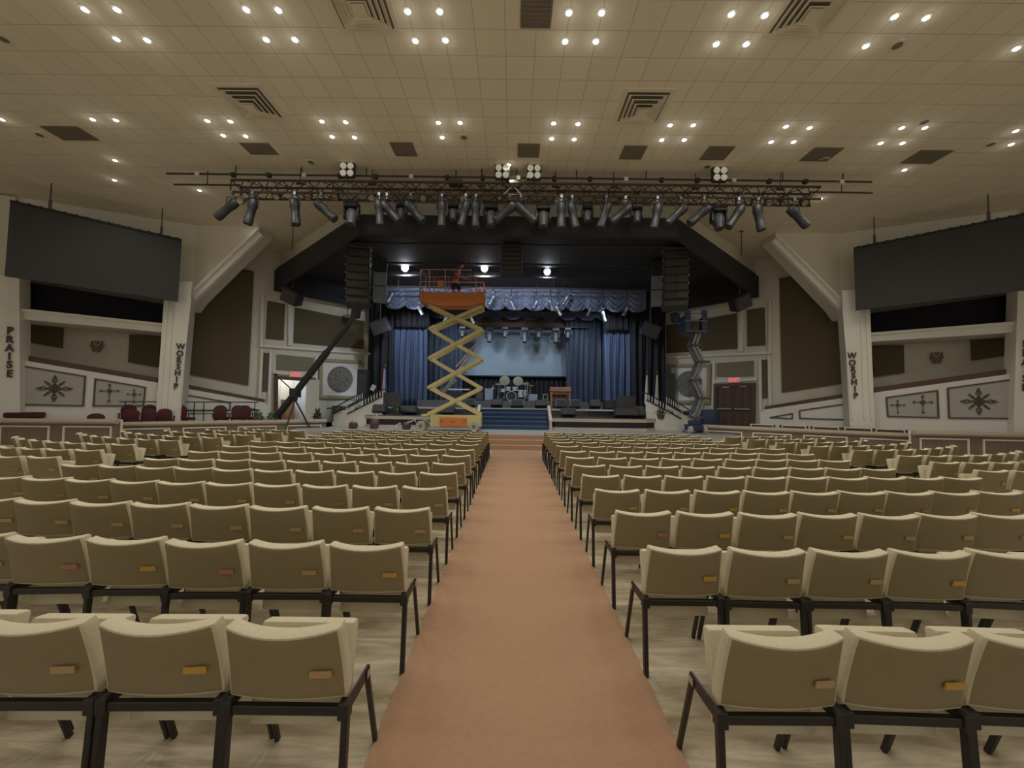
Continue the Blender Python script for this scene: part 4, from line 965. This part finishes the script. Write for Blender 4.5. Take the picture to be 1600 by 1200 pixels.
q = MB(); q.box((cb.x, BD, cb.z+.04), (.95,.8,.08)); q.build('cage_floor', M['iron'], bl_)
q = MB()
for sx in (-1, 1):
    q.box((cb.x+sx*.38, BD-.36, (ct.z+cb.z)/2), (.26,.05,ct.z-cb.z)); q.box((cb.x+sx*.48, BD, (ct.z+cb.z)/2-.1), (.04,.7,(ct.z-cb.z)*.7))
q.build('cage_panel', M['blue'], bl_, bevel=.02)
q = MB()
for z_ in (ct.z, (ct.z+cb.z)/2): q.tube([(cb.x-.5,BD-.4,z_),(cb.x+.5,BD-.4,z_),(cb.x+.5,BD+.4,z_),(cb.x-.5,BD+.4,z_),(cb.x-.5,BD-.4,z_)], .025, 8)
q.build('cage_rail', M['grey'], bl_, smooth=True)

# ------------------------------------------------------------ camera crane on the left platform
j0, j1 = at(432,652,18.05), at(566,479,15.9)
jb = thing('camera_crane', 'long dark camera crane arm on a tripod rising from the left platform', 'camera crane', (j0.x+1.0, j0.y-.2, PZ))
dv = (j1-j0)
q = MB(); q.bar(j0, j0 + dv*.62, .2, .22); q.bar(j0 + dv*.58, j0 + dv*.84, .15, .16); q.bar(j0 + dv*.8, j1, .1, .11); q.tube([j0 + dv*.05 + Vector((0,0,.16)), j0 + dv*.95 + Vector((0,0,.12))], .012, 5); q.build('arm', M['spk'], jb, bevel=.01)
pv = j0 + dv*.24
q = MB(); q.box(pv, (.34,.4,.4)); q.tube([pv, Vector((pv.x, pv.y, pv.z-.35))], .1, 12); q.build('pivot_head', M['fixture'], jb, bevel=.02)
for k in range(3):
    a = k*2*PI/3 + .5; q = MB(); q.tube([Vector((pv.x, pv.y, pv.z-.3)), Vector((pv.x + .62*math.cos(a), pv.y + .62*math.sin(a), PZ+.02))], .035, 8); q.build('leg', M['fixture'], jb, smooth=True)
q = MB(); q.tube([pv + Vector((-.1,0,.1)), pv + Vector((-.85,0,.75))], .025, 6); q.box(pv + Vector((-.9,0,.8)), (.1,.1,.1)); q.build('monitor_arm', M['fixture'], jb)
q = MB(); q.box(j0 + Vector((-.05,0,.02)), (.35,.4,.35)); q.build('counterweight', M['fixture'], jb, bevel=.03)

# ------------------------------------------------------------ left platform: red chairs, railing, plants
def red_chair():
    t = thing('conference_chair', 'x', 'chair', (0,0,0))
    q = MB(); pts = [(.24*math.cos(a), 0, .78 + .22*math.sin(a)) for a in [PI*i/12 for i in range(13)]] + [(-.22,0,.42),(.22,0,.42)]
    q.prism(pts, (0,.09,0)); q.build('backrest', M['red'], t, smooth=True, bevel=.02, seg=2)
    q = MB(); q.box((0,.32,.42), (.5,.48,.1)); q.build('seat', M['red'], t, smooth=True, bevel=.03, seg=2)
    for k in (-1, 1):
        q = MB(); q.tube([(k*.27,.12,.45),(k*.27,.12,.64),(k*.27,.45,.64)], .022, 6); q.build('armrest', M['fixture'], t, smooth=True)
        for y_ in (.12,.5): q = MB(); q.tube([(k*.2,y_,.38),(k*.22,y_,0)], .018, 6); q.build('leg', M['fixture'], t)
    return t
rc = red_chair()
RC = [(205,16.6,.15,'front row, leftmost'),(232,16.9,0,'front row, second from the left'),(257,17.15,0,'front row, third from the left'),(202,17.3,.6,'back row behind the leftmost one'),(233,17.4,.1,'back row, second from the left'),(281,17.45,-.3,'standing alone beside the rail post'),(344,18.3,.1,'standing alone in the middle of the platform'),(372,18.7,.3,'half behind another near the plants'),(382,18.45,-.2,'rightmost one nearest the plants')]
LP1 = Plane(L1a, L1b)
for k, (px_, D, a, lb) in enumerate(RC):
    back = k in (3, 4, 5); D = LP1.hit(px_, 640).y + ((.62 if k == 5 else .95 if back else .42) if px_ > 210 or back else .38)
    o = rc if k == 0 else copy_tree(rc); p = at(px_, 640, D); o.location = (p.x, D, PZ); o.rotation_euler = (0,0,a+.35); o.scale = (1,1,1.0 if back or px_ > 300 else .86); o['label'] = 'maroon chair on the left platform, ' + lb; o['group'] = 'maroon chairs on the left platform'
rl = thing('platform_railing', 'thin dark metal railing behind the maroon chairs on the left platform', 'railing', (-13,18.2,PZ))
ra, rb = at(186,627,15.35), at(404,627,18.1); rz = 1.62
ra.z = rb.z = rz
q = MB(); q.tube([ra, rb], .022, 8); q.tube([ra - Vector((0,0,.5)), rb - Vector((0,0,.5))], .018, 8); q.build('rails', M['fixture'], rl, smooth=True)
for f in (.04,.5,.57,.97): q = MB(); p = ra.lerp(rb, f); q.tube([p, Vector((p.x, p.y, PZ))], .02, 6); q.build('post', M['fixture'], rl)
def plant(px_, py_, D, z, h, wd, m, lb, n=90):
    p = at(px_, py_, D); t = thing('potted_plant', lb, 'plant', (p.x, D, z))
    q = MB(); q.lathe([(0,0),(.16,0),(.2,.22),(.17,.22),(0,.2)], (p.x, D, z), n=14); q.build('pot', M['brownwood'], t, smooth=True)
    q = MB(); rd = random.Random(int(px_))
    for k in range(n):
        a = rd.uniform(0, 2*PI); e = rd.uniform(.1, 1.3); r = rd.uniform(.5, 1); b = Vector((p.x, D, z+.2)); d = Vector((math.cos(a)*math.cos(e)*wd, math.sin(a)*math.cos(e)*wd*.6, math.sin(e)*h))*r
        tip = b + d; md_ = b + d*.55 + Vector((0,0,h*.15)); sv = Vector((-math.sin(a), math.cos(a), 0))*.05
        q.add([b, md_+sv, tip - Vector((0,0,h*.12)), md_-sv], [(0,1,2,3)])
    o = q.build('leaves', m, t); md = o.modifiers.new('thickness','SOLIDIFY'); md.thickness = .006
plant(404,652,17.6,PZ,.75,.5,M['pale_green'],'pale green plant beside the tail of the camera crane'); plant(424,652,17.9,PZ,.7,.45,M['pale_green'],'second pale plant touching the crane arm base')
plant(496,648,19.2,PZ,.85,.42,M['green'],'green plant on the left platform right of the open doorway')
plant(620,646,19.4,LZ,.45,.65,M['green'],'green plant on the low left stage deck beside the white stairs'); plant(1032,647,19.4,LZ,.5,.5,M['green'],'green plant on the low right stage deck beside the white stairs')
# dark red grand piano shape and seats at the far left
t = thing('red_covered_table', 'long low table under a dark red cover at the far left behind the parapet', 'table', (at(20,650,14.5).x-.2, 14.5, PZ))
p = at(20,650,14.5); q = MB(); q.box((p.x-.2, p.y, PZ+.66), (2.0,.6,.05)); q.build('table_top', M['wood'], t, bevel=.02)
q = MB(); q.box((p.x-.2, p.y-.0, PZ+.60), (2.1,.65,.2)); q.build('red_cover', M['red'], t, bevel=.03)
for k in (-1, 1): q = MB(); q.box((p.x-.2+k*.8, p.y, PZ+.25), (.06,.5,.5)); q.build('leg', M['fixture'], t)
o = copy_tree(rc); p = at(149,656,14.45); o.location = (p.x, 14.45, PZ); o['label'] = 'single maroon chair back showing over the higher left parapet'; o['group'] = 'maroon chairs on the left platform'; o.scale = (1,1,.7)
# low second parapet at the rear of the right platform
for s, lb in ((1, 'right'),):
    for k in range(5):
        px_ = 1190 + 50*k; p = at(px_, 664, 17.35 - .5*k)
        t = thing('pew_end', 'low white-framed brown pew panel behind the right parapet, %s from the doors' % ORD[k], 'pew', (p.x, p.y, PZ))
        q = MB(); q.box((p.x, p.y, PZ+.24), (1.0,.06,.48), Matrix.Rotation(-.55,3,'Z')); q.build('panel', M['brownwood'], t)
        R = Matrix.Rotation(-.55,3,'Z'); q = MB(); cc_ = Vector((p.x, p.y, PZ+.40)) + R @ Vector((0,-.05,0)); cs = [cc_ + R @ Vector((a, 0, b)) for a, b in ((-.4,-.06),(.4,-.06),(.4,.07),(-.4,.07))]
        q.strip(cs, .04, R @ Vector((0,-1,0)), .02, closed=True); q.build('white_frame', M['white'], t)
# side stairs at both ends of the stage
for s in (-1, 1):
    t = thing('side_stairs', 'white-sided stairs with dark handrails climbing to the stage on the %s' % SN[s], 'stairs', (mir((-8.0,19.3,.5)) if s > 0 else (-8.0,19.3,.5)))
    for k, (D, pa, pb) in enumerate(((19.35,(543,646),(598,615)), (20.6,(521,646),(566,619)))):
        a, b = at(*pa, D), at(*pb, D); q = MB(); zl_, zh_ = a.z-.02, b.z-.12
        q.prism([(a.x,D,.5),(b.x,D,.5),(b.x,D,zh_),(a.x,D,zl_)], (0,.1,0)); side(q, s).build('white_stringer', M['white'], t)
        q = MB(); q.bar((a.x,D-.02,zl_), (b.x,D-.02,zh_), .1,.05); q.tube([(a.x-.35,D,zl_+.28),(a.x,D,zl_+.3),(b.x,D,zh_+.32),(b.x+.3,D,zh_+.32)], .03, 8)
        side(q, s).build('handrail', M['fixture'], t)
        q = MB()
        for j in range(9):
            f = .35 + .65*j/8; p = Vector((a.x,D,zl_)).lerp(Vector((b.x,D,zh_)), f); q.tube([p, p + Vector((0,0,.3))], .022, 6)
        side(q, s).build('balusters', M['white'], t)
    for k in range(5):
        q = MB(); x0 = -8.85 + .16*k; x1 = x0 + .16 if k < 4 else -7.95; q.box(((x0+x1)/2, 19.98, .5+.09+.095*k), (x1-x0, 1.1, .18+.19*k)); side(q, s).build('step', M['white'], t)
    q = MB(); q.prism([(-8.95,20.6,.5),(-7.9,20.6,.5),(-7.9,20.6,1.6),(-8.95,20.6,.75)], (0,.06,0)); side(q, s).build('back_panel', M['white'], t)
# flags
for k, (px_, D, cols, lb) in enumerate(((600,20.6,'us','furled red, white and blue flag on a pole left of the blue curtain'),(1011,20.6,'w','furled white flag on a pole at the right edge of the stage'),(1027,20.9,'w','second furled white flag nearest the right side stairs'))):
    p = at(px_, 640, D); t = thing('flag', lb, 'flag', (p.x, D, LZ if D < 20 else SZ)); zt_ = at(px_, 572 if k == 0 else 582, D).z
    q = MB(); q.tube([(p.x, D, SZ), (p.x, D, zt_)], .018, 8); q.lathe([(0,0),(.16,0),(.14,.04),(0,.06)], (p.x,D,SZ), n=14); q.lathe([(0,0),(.04,.03),(.02,.09),(0,.14)], (p.x,D,zt_), n=8); q.build('pole', M['gold'], t, smooth=True)
    for j, m_ in enumerate(['flag_red','flag_white','flag_red','flag_white','flag_blue'] if cols == 'us' else ['flag_white','flag_white','tantrim']):
        def f(u, v, j=j): 
            wv = .05 + .1*(1-v); return Vector((p.x + (j-2)*.045*(1-v*.6) + wv*.5*math.cos(u*2*PI), D - .05 + wv*.6*math.sin(u*2*PI), zt_-.15 - (zt_-SZ-.45)*(1-v)))
        q = MB(); q.grid(f, 10, 6); q.build('flag_fold', M[m_], t, smooth=True)
# ------------------------------------------------------------ stage equipment
RZ = 1.8
def P_(px_, D, z): p = at(px_, 630, D); return Vector((p.x, D, z))
dk = P_(799, 23.4, RZ); t = thing('drum_kit', 'silver drum kit with cymbals on the riser at the centre of the stage', 'drum kit', dk)
def drum(c, r, h, ax=(0,0,1), nm='drum'):
    q = MB(); q.lathe([(r,-h/2),(r,h/2)], c, ax, 24); d_ = q.build(nm, M['alu'], t, smooth=True)
    q = MB(); 
    for e in (-1,1): q.lathe([(0,e*(h/2+.006)),(r*.97,e*(h/2+.006)),(r*1.05,e*(h/2)),(r*1.05,e*(h/2-.03)),(r,e*(h/2-.03))], c, ax, 24)
    q.build('drum_head', M['fixture'] if nm == 'bass_drum' else M['flag_white'], d_, smooth=True)
drum(dk + Vector((0,0,.29)), .28, .42, (0,-1,0), 'bass_drum')
q = MB(); q.lathe([(.265,.0),(.30,.0),(.30,.04),(.265,.04),(.265,0)], dk + Vector((0,-.215,.29)), (0,-1,0), 24, cap=False); q.build('bass_hoop', M['alu'], t, smooth=True)
for x, y, z, r, h in ((-.2,-.05,.72,.15,.2),(.2,-.05,.72,.16,.2),(.55,.1,.45,.2,.4),(-.5,.2,.62,.18,.16),(.78,.2,.5,.16,.3)): drum(dk + Vector((x,y,z)), r, h)
for x, y, z, r, tl in ((-.42,.25,1.22,.31,1.25),(.38,.3,1.2,.30,1.2),(-.75,.1,1.0,.22,.3),(.8,.1,1.05,.24,.3),(1.1,.2,.95,.2,.2)):
    c = dk + Vector((x,y,z)); q = MB(); q.lathe([(0,.02),(.05,.015),(r,-.01),(r,-.014),(0,.0)], c, (0,-math.sin(tl),math.cos(tl)), 28); q.build('cymbal', M['cymbal'], t, smooth=True)
    q = MB(); q.tube([c, dk + Vector((x*1.05,y,.1))], .014, 6)
    for k in range(3): q.tube([dk + Vector((x*1.05,y,.3)), dk + Vector((x*1.05+.25*math.cos(k*2.1),y+.25*math.sin(k*2.1),0))], .012, 6)
    q.build('cymbal_stand', M['alu'], t)
q = MB(); q.tube([dk + Vector((-1.15,0,0)), dk + Vector((-1.1,0,.95))], .02, 6); q.box(dk + Vector((-1.1,0,.75)), (.2,.1,.05)); q.tube([dk + Vector((1.0,-.2,0)), dk + Vector((.9,-.1,1.15))], .015, 6); q.build('microphone_stand', M['alu'], t)
def cab(name, px_, D, z, sz, m, lb, cat='loudspeaker', rot=0, tilt=0, face=M['array'], grp=None):
    c = P_(px_, D, z); t_ = thing(name, lb, cat, c, grp); R = Matrix.Rotation(rot,3,'Z') @ Matrix.Rotation(tilt,3,'X'); cc = c + Vector((0,0,sz[2]/2 + (abs(math.sin(tilt))*sz[1]/2)))
    q = MB(); q.box(cc, sz, R); q.build('cabinet', m, t_, bevel=.015)
    q = MB(); q.box(cc + R @ Vector((0,-sz[1]/2-.008,0)), (sz[0]*.88,.016,sz[2]*.82), R); q.build('grille', face, t_)
    return t_
cab('bass_amplifier', 764, 23.2, RZ, (.5,.4,.72), M['grey'], 'tall pale grey bass amplifier left of the drum kit', 'amplifier', face=M['bigscreen'])
cab('guitar_amplifier', 750, 23.4, RZ, (.45,.4,.5), M['fixture'], 'dark amplifier half hidden next to the pale bass amplifier', 'amplifier')
cab('small_amplifier', 833, 23.2, RZ, (.5,.35,.42), M['grey'], 'small pale square amplifier right of the drum kit', 'amplifier', face=M['bigscreen'])
og = P_(875, 22.0, SZ); t = thing('electric_organ', 'warm brown wooden organ on the right side of the stage', 'organ', og)
q = MB(); q.box(og + Vector((0,0,.98)), (1.15,.6,.10)); q.box(og + Vector((0,0,.82)), (1.1,.55,.14)); q.box(og + Vector((0,.0,1.1)), (1.12,.5,.12)); q.build('console', M['wood'], t, bevel=.01)
q = MB(); q.box(og + Vector((0,-.3,.9)), (.95,.06,.05)); q.build('keys', M['brownwood'], t)
for sx in (-.5,.5):
    for sy in (-.22,.22): q = MB(); q.box(og + Vector((sx,sy,.38)), (.08,.08,.76)); q.build('leg', M['wood'], t)
q = MB(); q.box(og + Vector((0,.1,.2)), (1.0,.06,.06)); q.box(og + Vector((0,.2,.5)), (1.0,.03,.3)); q.build('stretcher', M['wood'], t)
st = P_(852, 22.0, SZ); t = thing('bar_stool', 'pale wooden four-legged stool between the drums and the organ', 'stool', st)
q = MB(); q.lathe([(0,.72),(.16,.72),(.17,.75),(.15,.77),(0,.77)], st, n=18); q.build('seat', M['tantrim'], t, smooth=True)
for sx in (-1,1):
    for sy in (-1,1): q = MB(); q.tube([st + Vector((sx*.1,sy*.1,.73)), st + Vector((sx*.18,sy*.18,0))], .018, 6); q.build('leg', M['tantrim'], t)
q = MB(); q.tube([st + Vector((-.15,-.15,.3)), st + Vector((.15,-.15,.3))], .012, 6); q.tube([st + Vector((-.13,-.13,.5)), st + Vector((.13,-.13,.5))], .012, 6); q.build('rung', M['tantrim'], t)
# keyboards, tables, monitors
for k, (px_, wd, D, z, lb, m_, hh) in enumerate(((715,1.3,21.6,SZ,'keyboard with a white top edge seen through the scissor lift','flag_white',.95),(632,.0,0,0,'',None,0))):
    if not wd: continue
    c = P_(px_, D, z); t = thing('keyboard', lb, 'keyboard', c); q = MB(); q.box(c + Vector((0,0,hh)), (wd,.3,.07)); q.build('case', M[m_], t, bevel=.01)
    q = MB(); q.box(c + Vector((0,-.0,hh-.35)), (wd*.92,.2,.4)); q.build('modesty_panel', M['fixture'], t)
    for sx in (-1,1): q = MB(); q.tube([c + Vector((sx*.5,0,hh)), c + Vector((sx*.5,0,0))], .025, 6); q.build('leg', M['fixture'], t)
mons = [(594,19.5,LZ,.62,.45,'black wedge speaker at the left end of the low deck'),(640,19.6,LZ,.75,.36,'wide black monitor wedge on the low left deck below the blue curtain'),(700,19.5,LZ,.7,.35,'black monitor wedge seen through the foot of the scissor lift'),(888,19.5,LZ,.7,.36,'black monitor wedge on the low right deck nearest the blue stairs'),(978,19.5,LZ,1.15,.38,'long black speaker case on the low right deck'),(998,19.6,LZ,.5,.5,'black speaker at the right end of the low deck'),
        (876,20.7,SZ,.55,.38,'grey monitor wedge in front of the organ'),(898,20.7,SZ,.55,.38,'grey monitor wedge right of the one before the organ'),(929,20.9,SZ,.55,.4,'black music stand box in front of the dark curtain'),(735,20.6,SZ,.55,.34,'pale monitor wedge left of the top of the blue stairs'),(776,20.7,SZ,.6,.34,'dark monitor wedge at the left before the drum kit'),(808,20.9,SZ,.7,.34,'wide grey monitor wedge at the centre before the drum kit'),(845,20.7,SZ,.6,.34,'dark monitor wedge at the right before the drum kit')]
for px_, D, z, wd, hh, lb in mons: cab('stage_monitor', px_, D, z, (wd,.4,hh), M['spk'] if 'grey' not in lb and 'pale' not in lb else M['grey'], lb, 'stage monitor', 0, -.35, face=M['array'] if 'grey' not in lb and 'pale' not in lb else M['spk'])
cab('subwoofer', 612, 20.4, SZ, (.95,.8,.72), M['spk'], 'big dark angled speaker below the left blue curtain', rot=.3)
cab('subwoofer', 978, 20.6, SZ, (.95,.8,.72), M['spk'], 'big dark square speaker below the right blue curtain', rot=-.2)
cab('tower_speaker', 566.5, 21.4, .5, (.5,.45,2.9), M['fixture'], 'tall black speaker tower left of the stage above the white stairs')
cab('tower_speaker', 1045, 21.4, .5, (.5,.45,2.9), M['fixture'], 'tall dark speaker tower right of the stage above the white stairs')
cab('equipment_rack', 955, 21.3, SZ, (.8,.5,.5), M['fixture'], 'dark equipment rack in front of the right blue curtain', 'rack')
for px_, D, lb in ((950,19.7,'thin legged table with a pale top on the low right deck'),):
    c = P_(px_, D, LZ); t = thing('folding_table', lb, 'table', c); q = MB(); q.box(c + Vector((-.4,0,.36)), (1.5,.4,.04)); q.build('table_top', M['flag_white'], t)
    for sx in (-1.05,.25): q = MB(); q.tube([c + Vector((sx,0,.35)), c + Vector((sx,0,0))], .02, 6); q.build('leg', M['grey'], t)
for k, (px_, D, r, h, lb) in enumerate(((553,17.9,.2,.3,'round dark bag with a strap in front of the left white stairs'),(586,17.9,.2,.45,'tall dark bucket bag with white handles before the left deck'),(636,17.9,.2,.3,'squat dark bag with coiled white cable beside the lift'),(621,17.8,.08,.2,'small white bottle-like bundle on the floor before the left deck'))):
    c = P_(px_, D, .5); t = thing('tool_bag', lb, 'bag', c, None); q = MB(); q.lathe([(0,0),(r*.8,0),(r,h*.3),(r*.95,h*.8),(r*.6,h),(0,h)], c, n=18); q.build('bag_body', M['brownwood'] if k != 3 else M['flag_white'], t, smooth=True)
    q = MB(); q.tube([c + Vector((r*.6,0,h*.8)), c + Vector((r*.5,0,h*1.4)), c + Vector((-r*.1,0,h*1.5)), c + Vector((-r*.5,0,h*.9))] if k < 2 else [c + Vector((0,-.05,h)), c + Vector((r*1.2,-.05,h*1.2)), c + Vector((r*2,-.05,h*1.5)), c + Vector((r*2.1,-.05,h*1.1))], .03, 6); q.build('strap', M['flag_white'], t, smooth=True)
c = P_(1109, 19.6, PZ); q = MB(); q.lathe([(0,0),(.42,0),(.45,.3),(.44,.9),(.36,1.02),(0,1.05)], c, n=20); tag(q.build('covered_drum', M['blue'], smooth=True), 'round object under a dark blue cover left of the closed brown doors', 'covered object')
c = P_(595, 20.7, SZ); t = thing('music_stand', 'tilted white sheet on a music stand above the left stairs', 'music stand', c)
pp = at(583, 606, 20.2); q = MB(); q.box(pp, (.22,.03,.3), Matrix.Rotation(.5,3,'Y')); q.build('sheet', M['flag_white'], t); q = MB(); q.tube([pp, (pp.x, pp.y, 1.45)], .015, 6); q.build('stand_pole', M['fixture'], t)

# ------------------------------------------------------------ downlights
LP = [(133,14),(183,14),(182,60),(230,62),(385,14),(435,15),(416,61),(461,61),(637,17),(687,17),(649,63),(696,62),(889,19),(940,19),(883,64),(931,64),
 (1143,21),(1195,23),(1119,68),(1166,68),(1398,25),(1447,27),(1353,71),(1588,75),(3,186),(145,186),(181,187),(180,250),(179,281),
 (324,188),(360,189),(349,211),(384,212),(503,189),(540,190),(519,213),(554,214),(685,191),(719,191),(691,214),(865,192),(903,193),(862,216),(897,217),
 (1047,195),(1083,195),(1034,218),(1069,218),(1228,197),(1265,199),(1205,221),(1240,221),(1409,199),(1445,199),(1376,223),(1410,223),(1587,204),(1580,225),
 (1413,265),(312,297),(795,257),(1282,310),(382,345)]
lamp_d = bpy.data.lights.new('downlight_beam', 'SPOT'); lamp_d.energy = DOWN_W; lamp_d.color = (1,.95,.85); lamp_d.spot_size = math.radians(150); lamp_d.spot_blend = .8; lamp_d.shadow_soft_size = .07
ringm = MB(); ringm.lathe([(.052,0),(.10,0),(.10,-.01),(.052,-.018)], (0,0,0), n=20, cap=False)
facem = MB(); facem.lathe([(0,-.02),(.053,-.02),(.053,-.004),(0,-.004)], (0,0,0), n=20)
dl = thing('ceiling_downlight', 'x', 'ceiling light', (0,0,0)); ringm.build('trim_ring', M['white'], dl, smooth=True); facem.build('lamp_face', M['lampface'], dl)
pts = [atz(x, y, CZ) for x, y in LP]
rows_ = sorted(range(len(LP)), key=lambda i: (round(LP[i][1]/45), LP[i][0]))
def where(x, y):
    h = 'far left' if x < 300 else 'left' if x < 600 else 'middle' if x < 980 else 'right' if x < 1320 else 'far right'
    v = 'nearest' if y < 100 else 'second' if y < 235 else 'farthest'
    return h, v
seen = {}
first = True
for i, ((x, y), p) in enumerate(zip(LP, pts)):
    o = dl if first else copy_tree(dl); first = False
    h, v = where(x, y); k = seen.get((h, v), 0); seen[(h, v)] = k+1
    o.location = (p.x, p.y, CZ - .001); o['label'] = 'lit round ceiling downlight in the %s row, %s part, %s there from the left' % (v, h, ORD[k]); o['group'] = 'lit ceiling downlights'
more = [(x, y) for x in (-14.5,-9.6,-4.6,0,4.6,9.6,14.5) for y in (5.0, 1.5,-1.6)]
for p in [(q_.x, q_.y) for q_ in pts[:-1]] + more:
    l = bpy.data.objects.new('downlight_beam', lamp_d); COL.objects.link(l); l.location = (p[0], p[1], CZ - .05)
sp_d = bpy.data.lights.new('halo_fill_light', 'POINT'); sp_d.energy = .38; sp_d.color = (1,.96,.88); sp_d.shadow_soft_size = .05  # extra weak point below each downlight, added for a halo on the ceiling
for p in pts[:-1]:
    l = bpy.data.objects.new('halo_fill_light', sp_d); COL.objects.link(l); l.location = (p.x, p.y, CZ - .17)
# stage fill spots and ceiling halo points are added lights without fittings
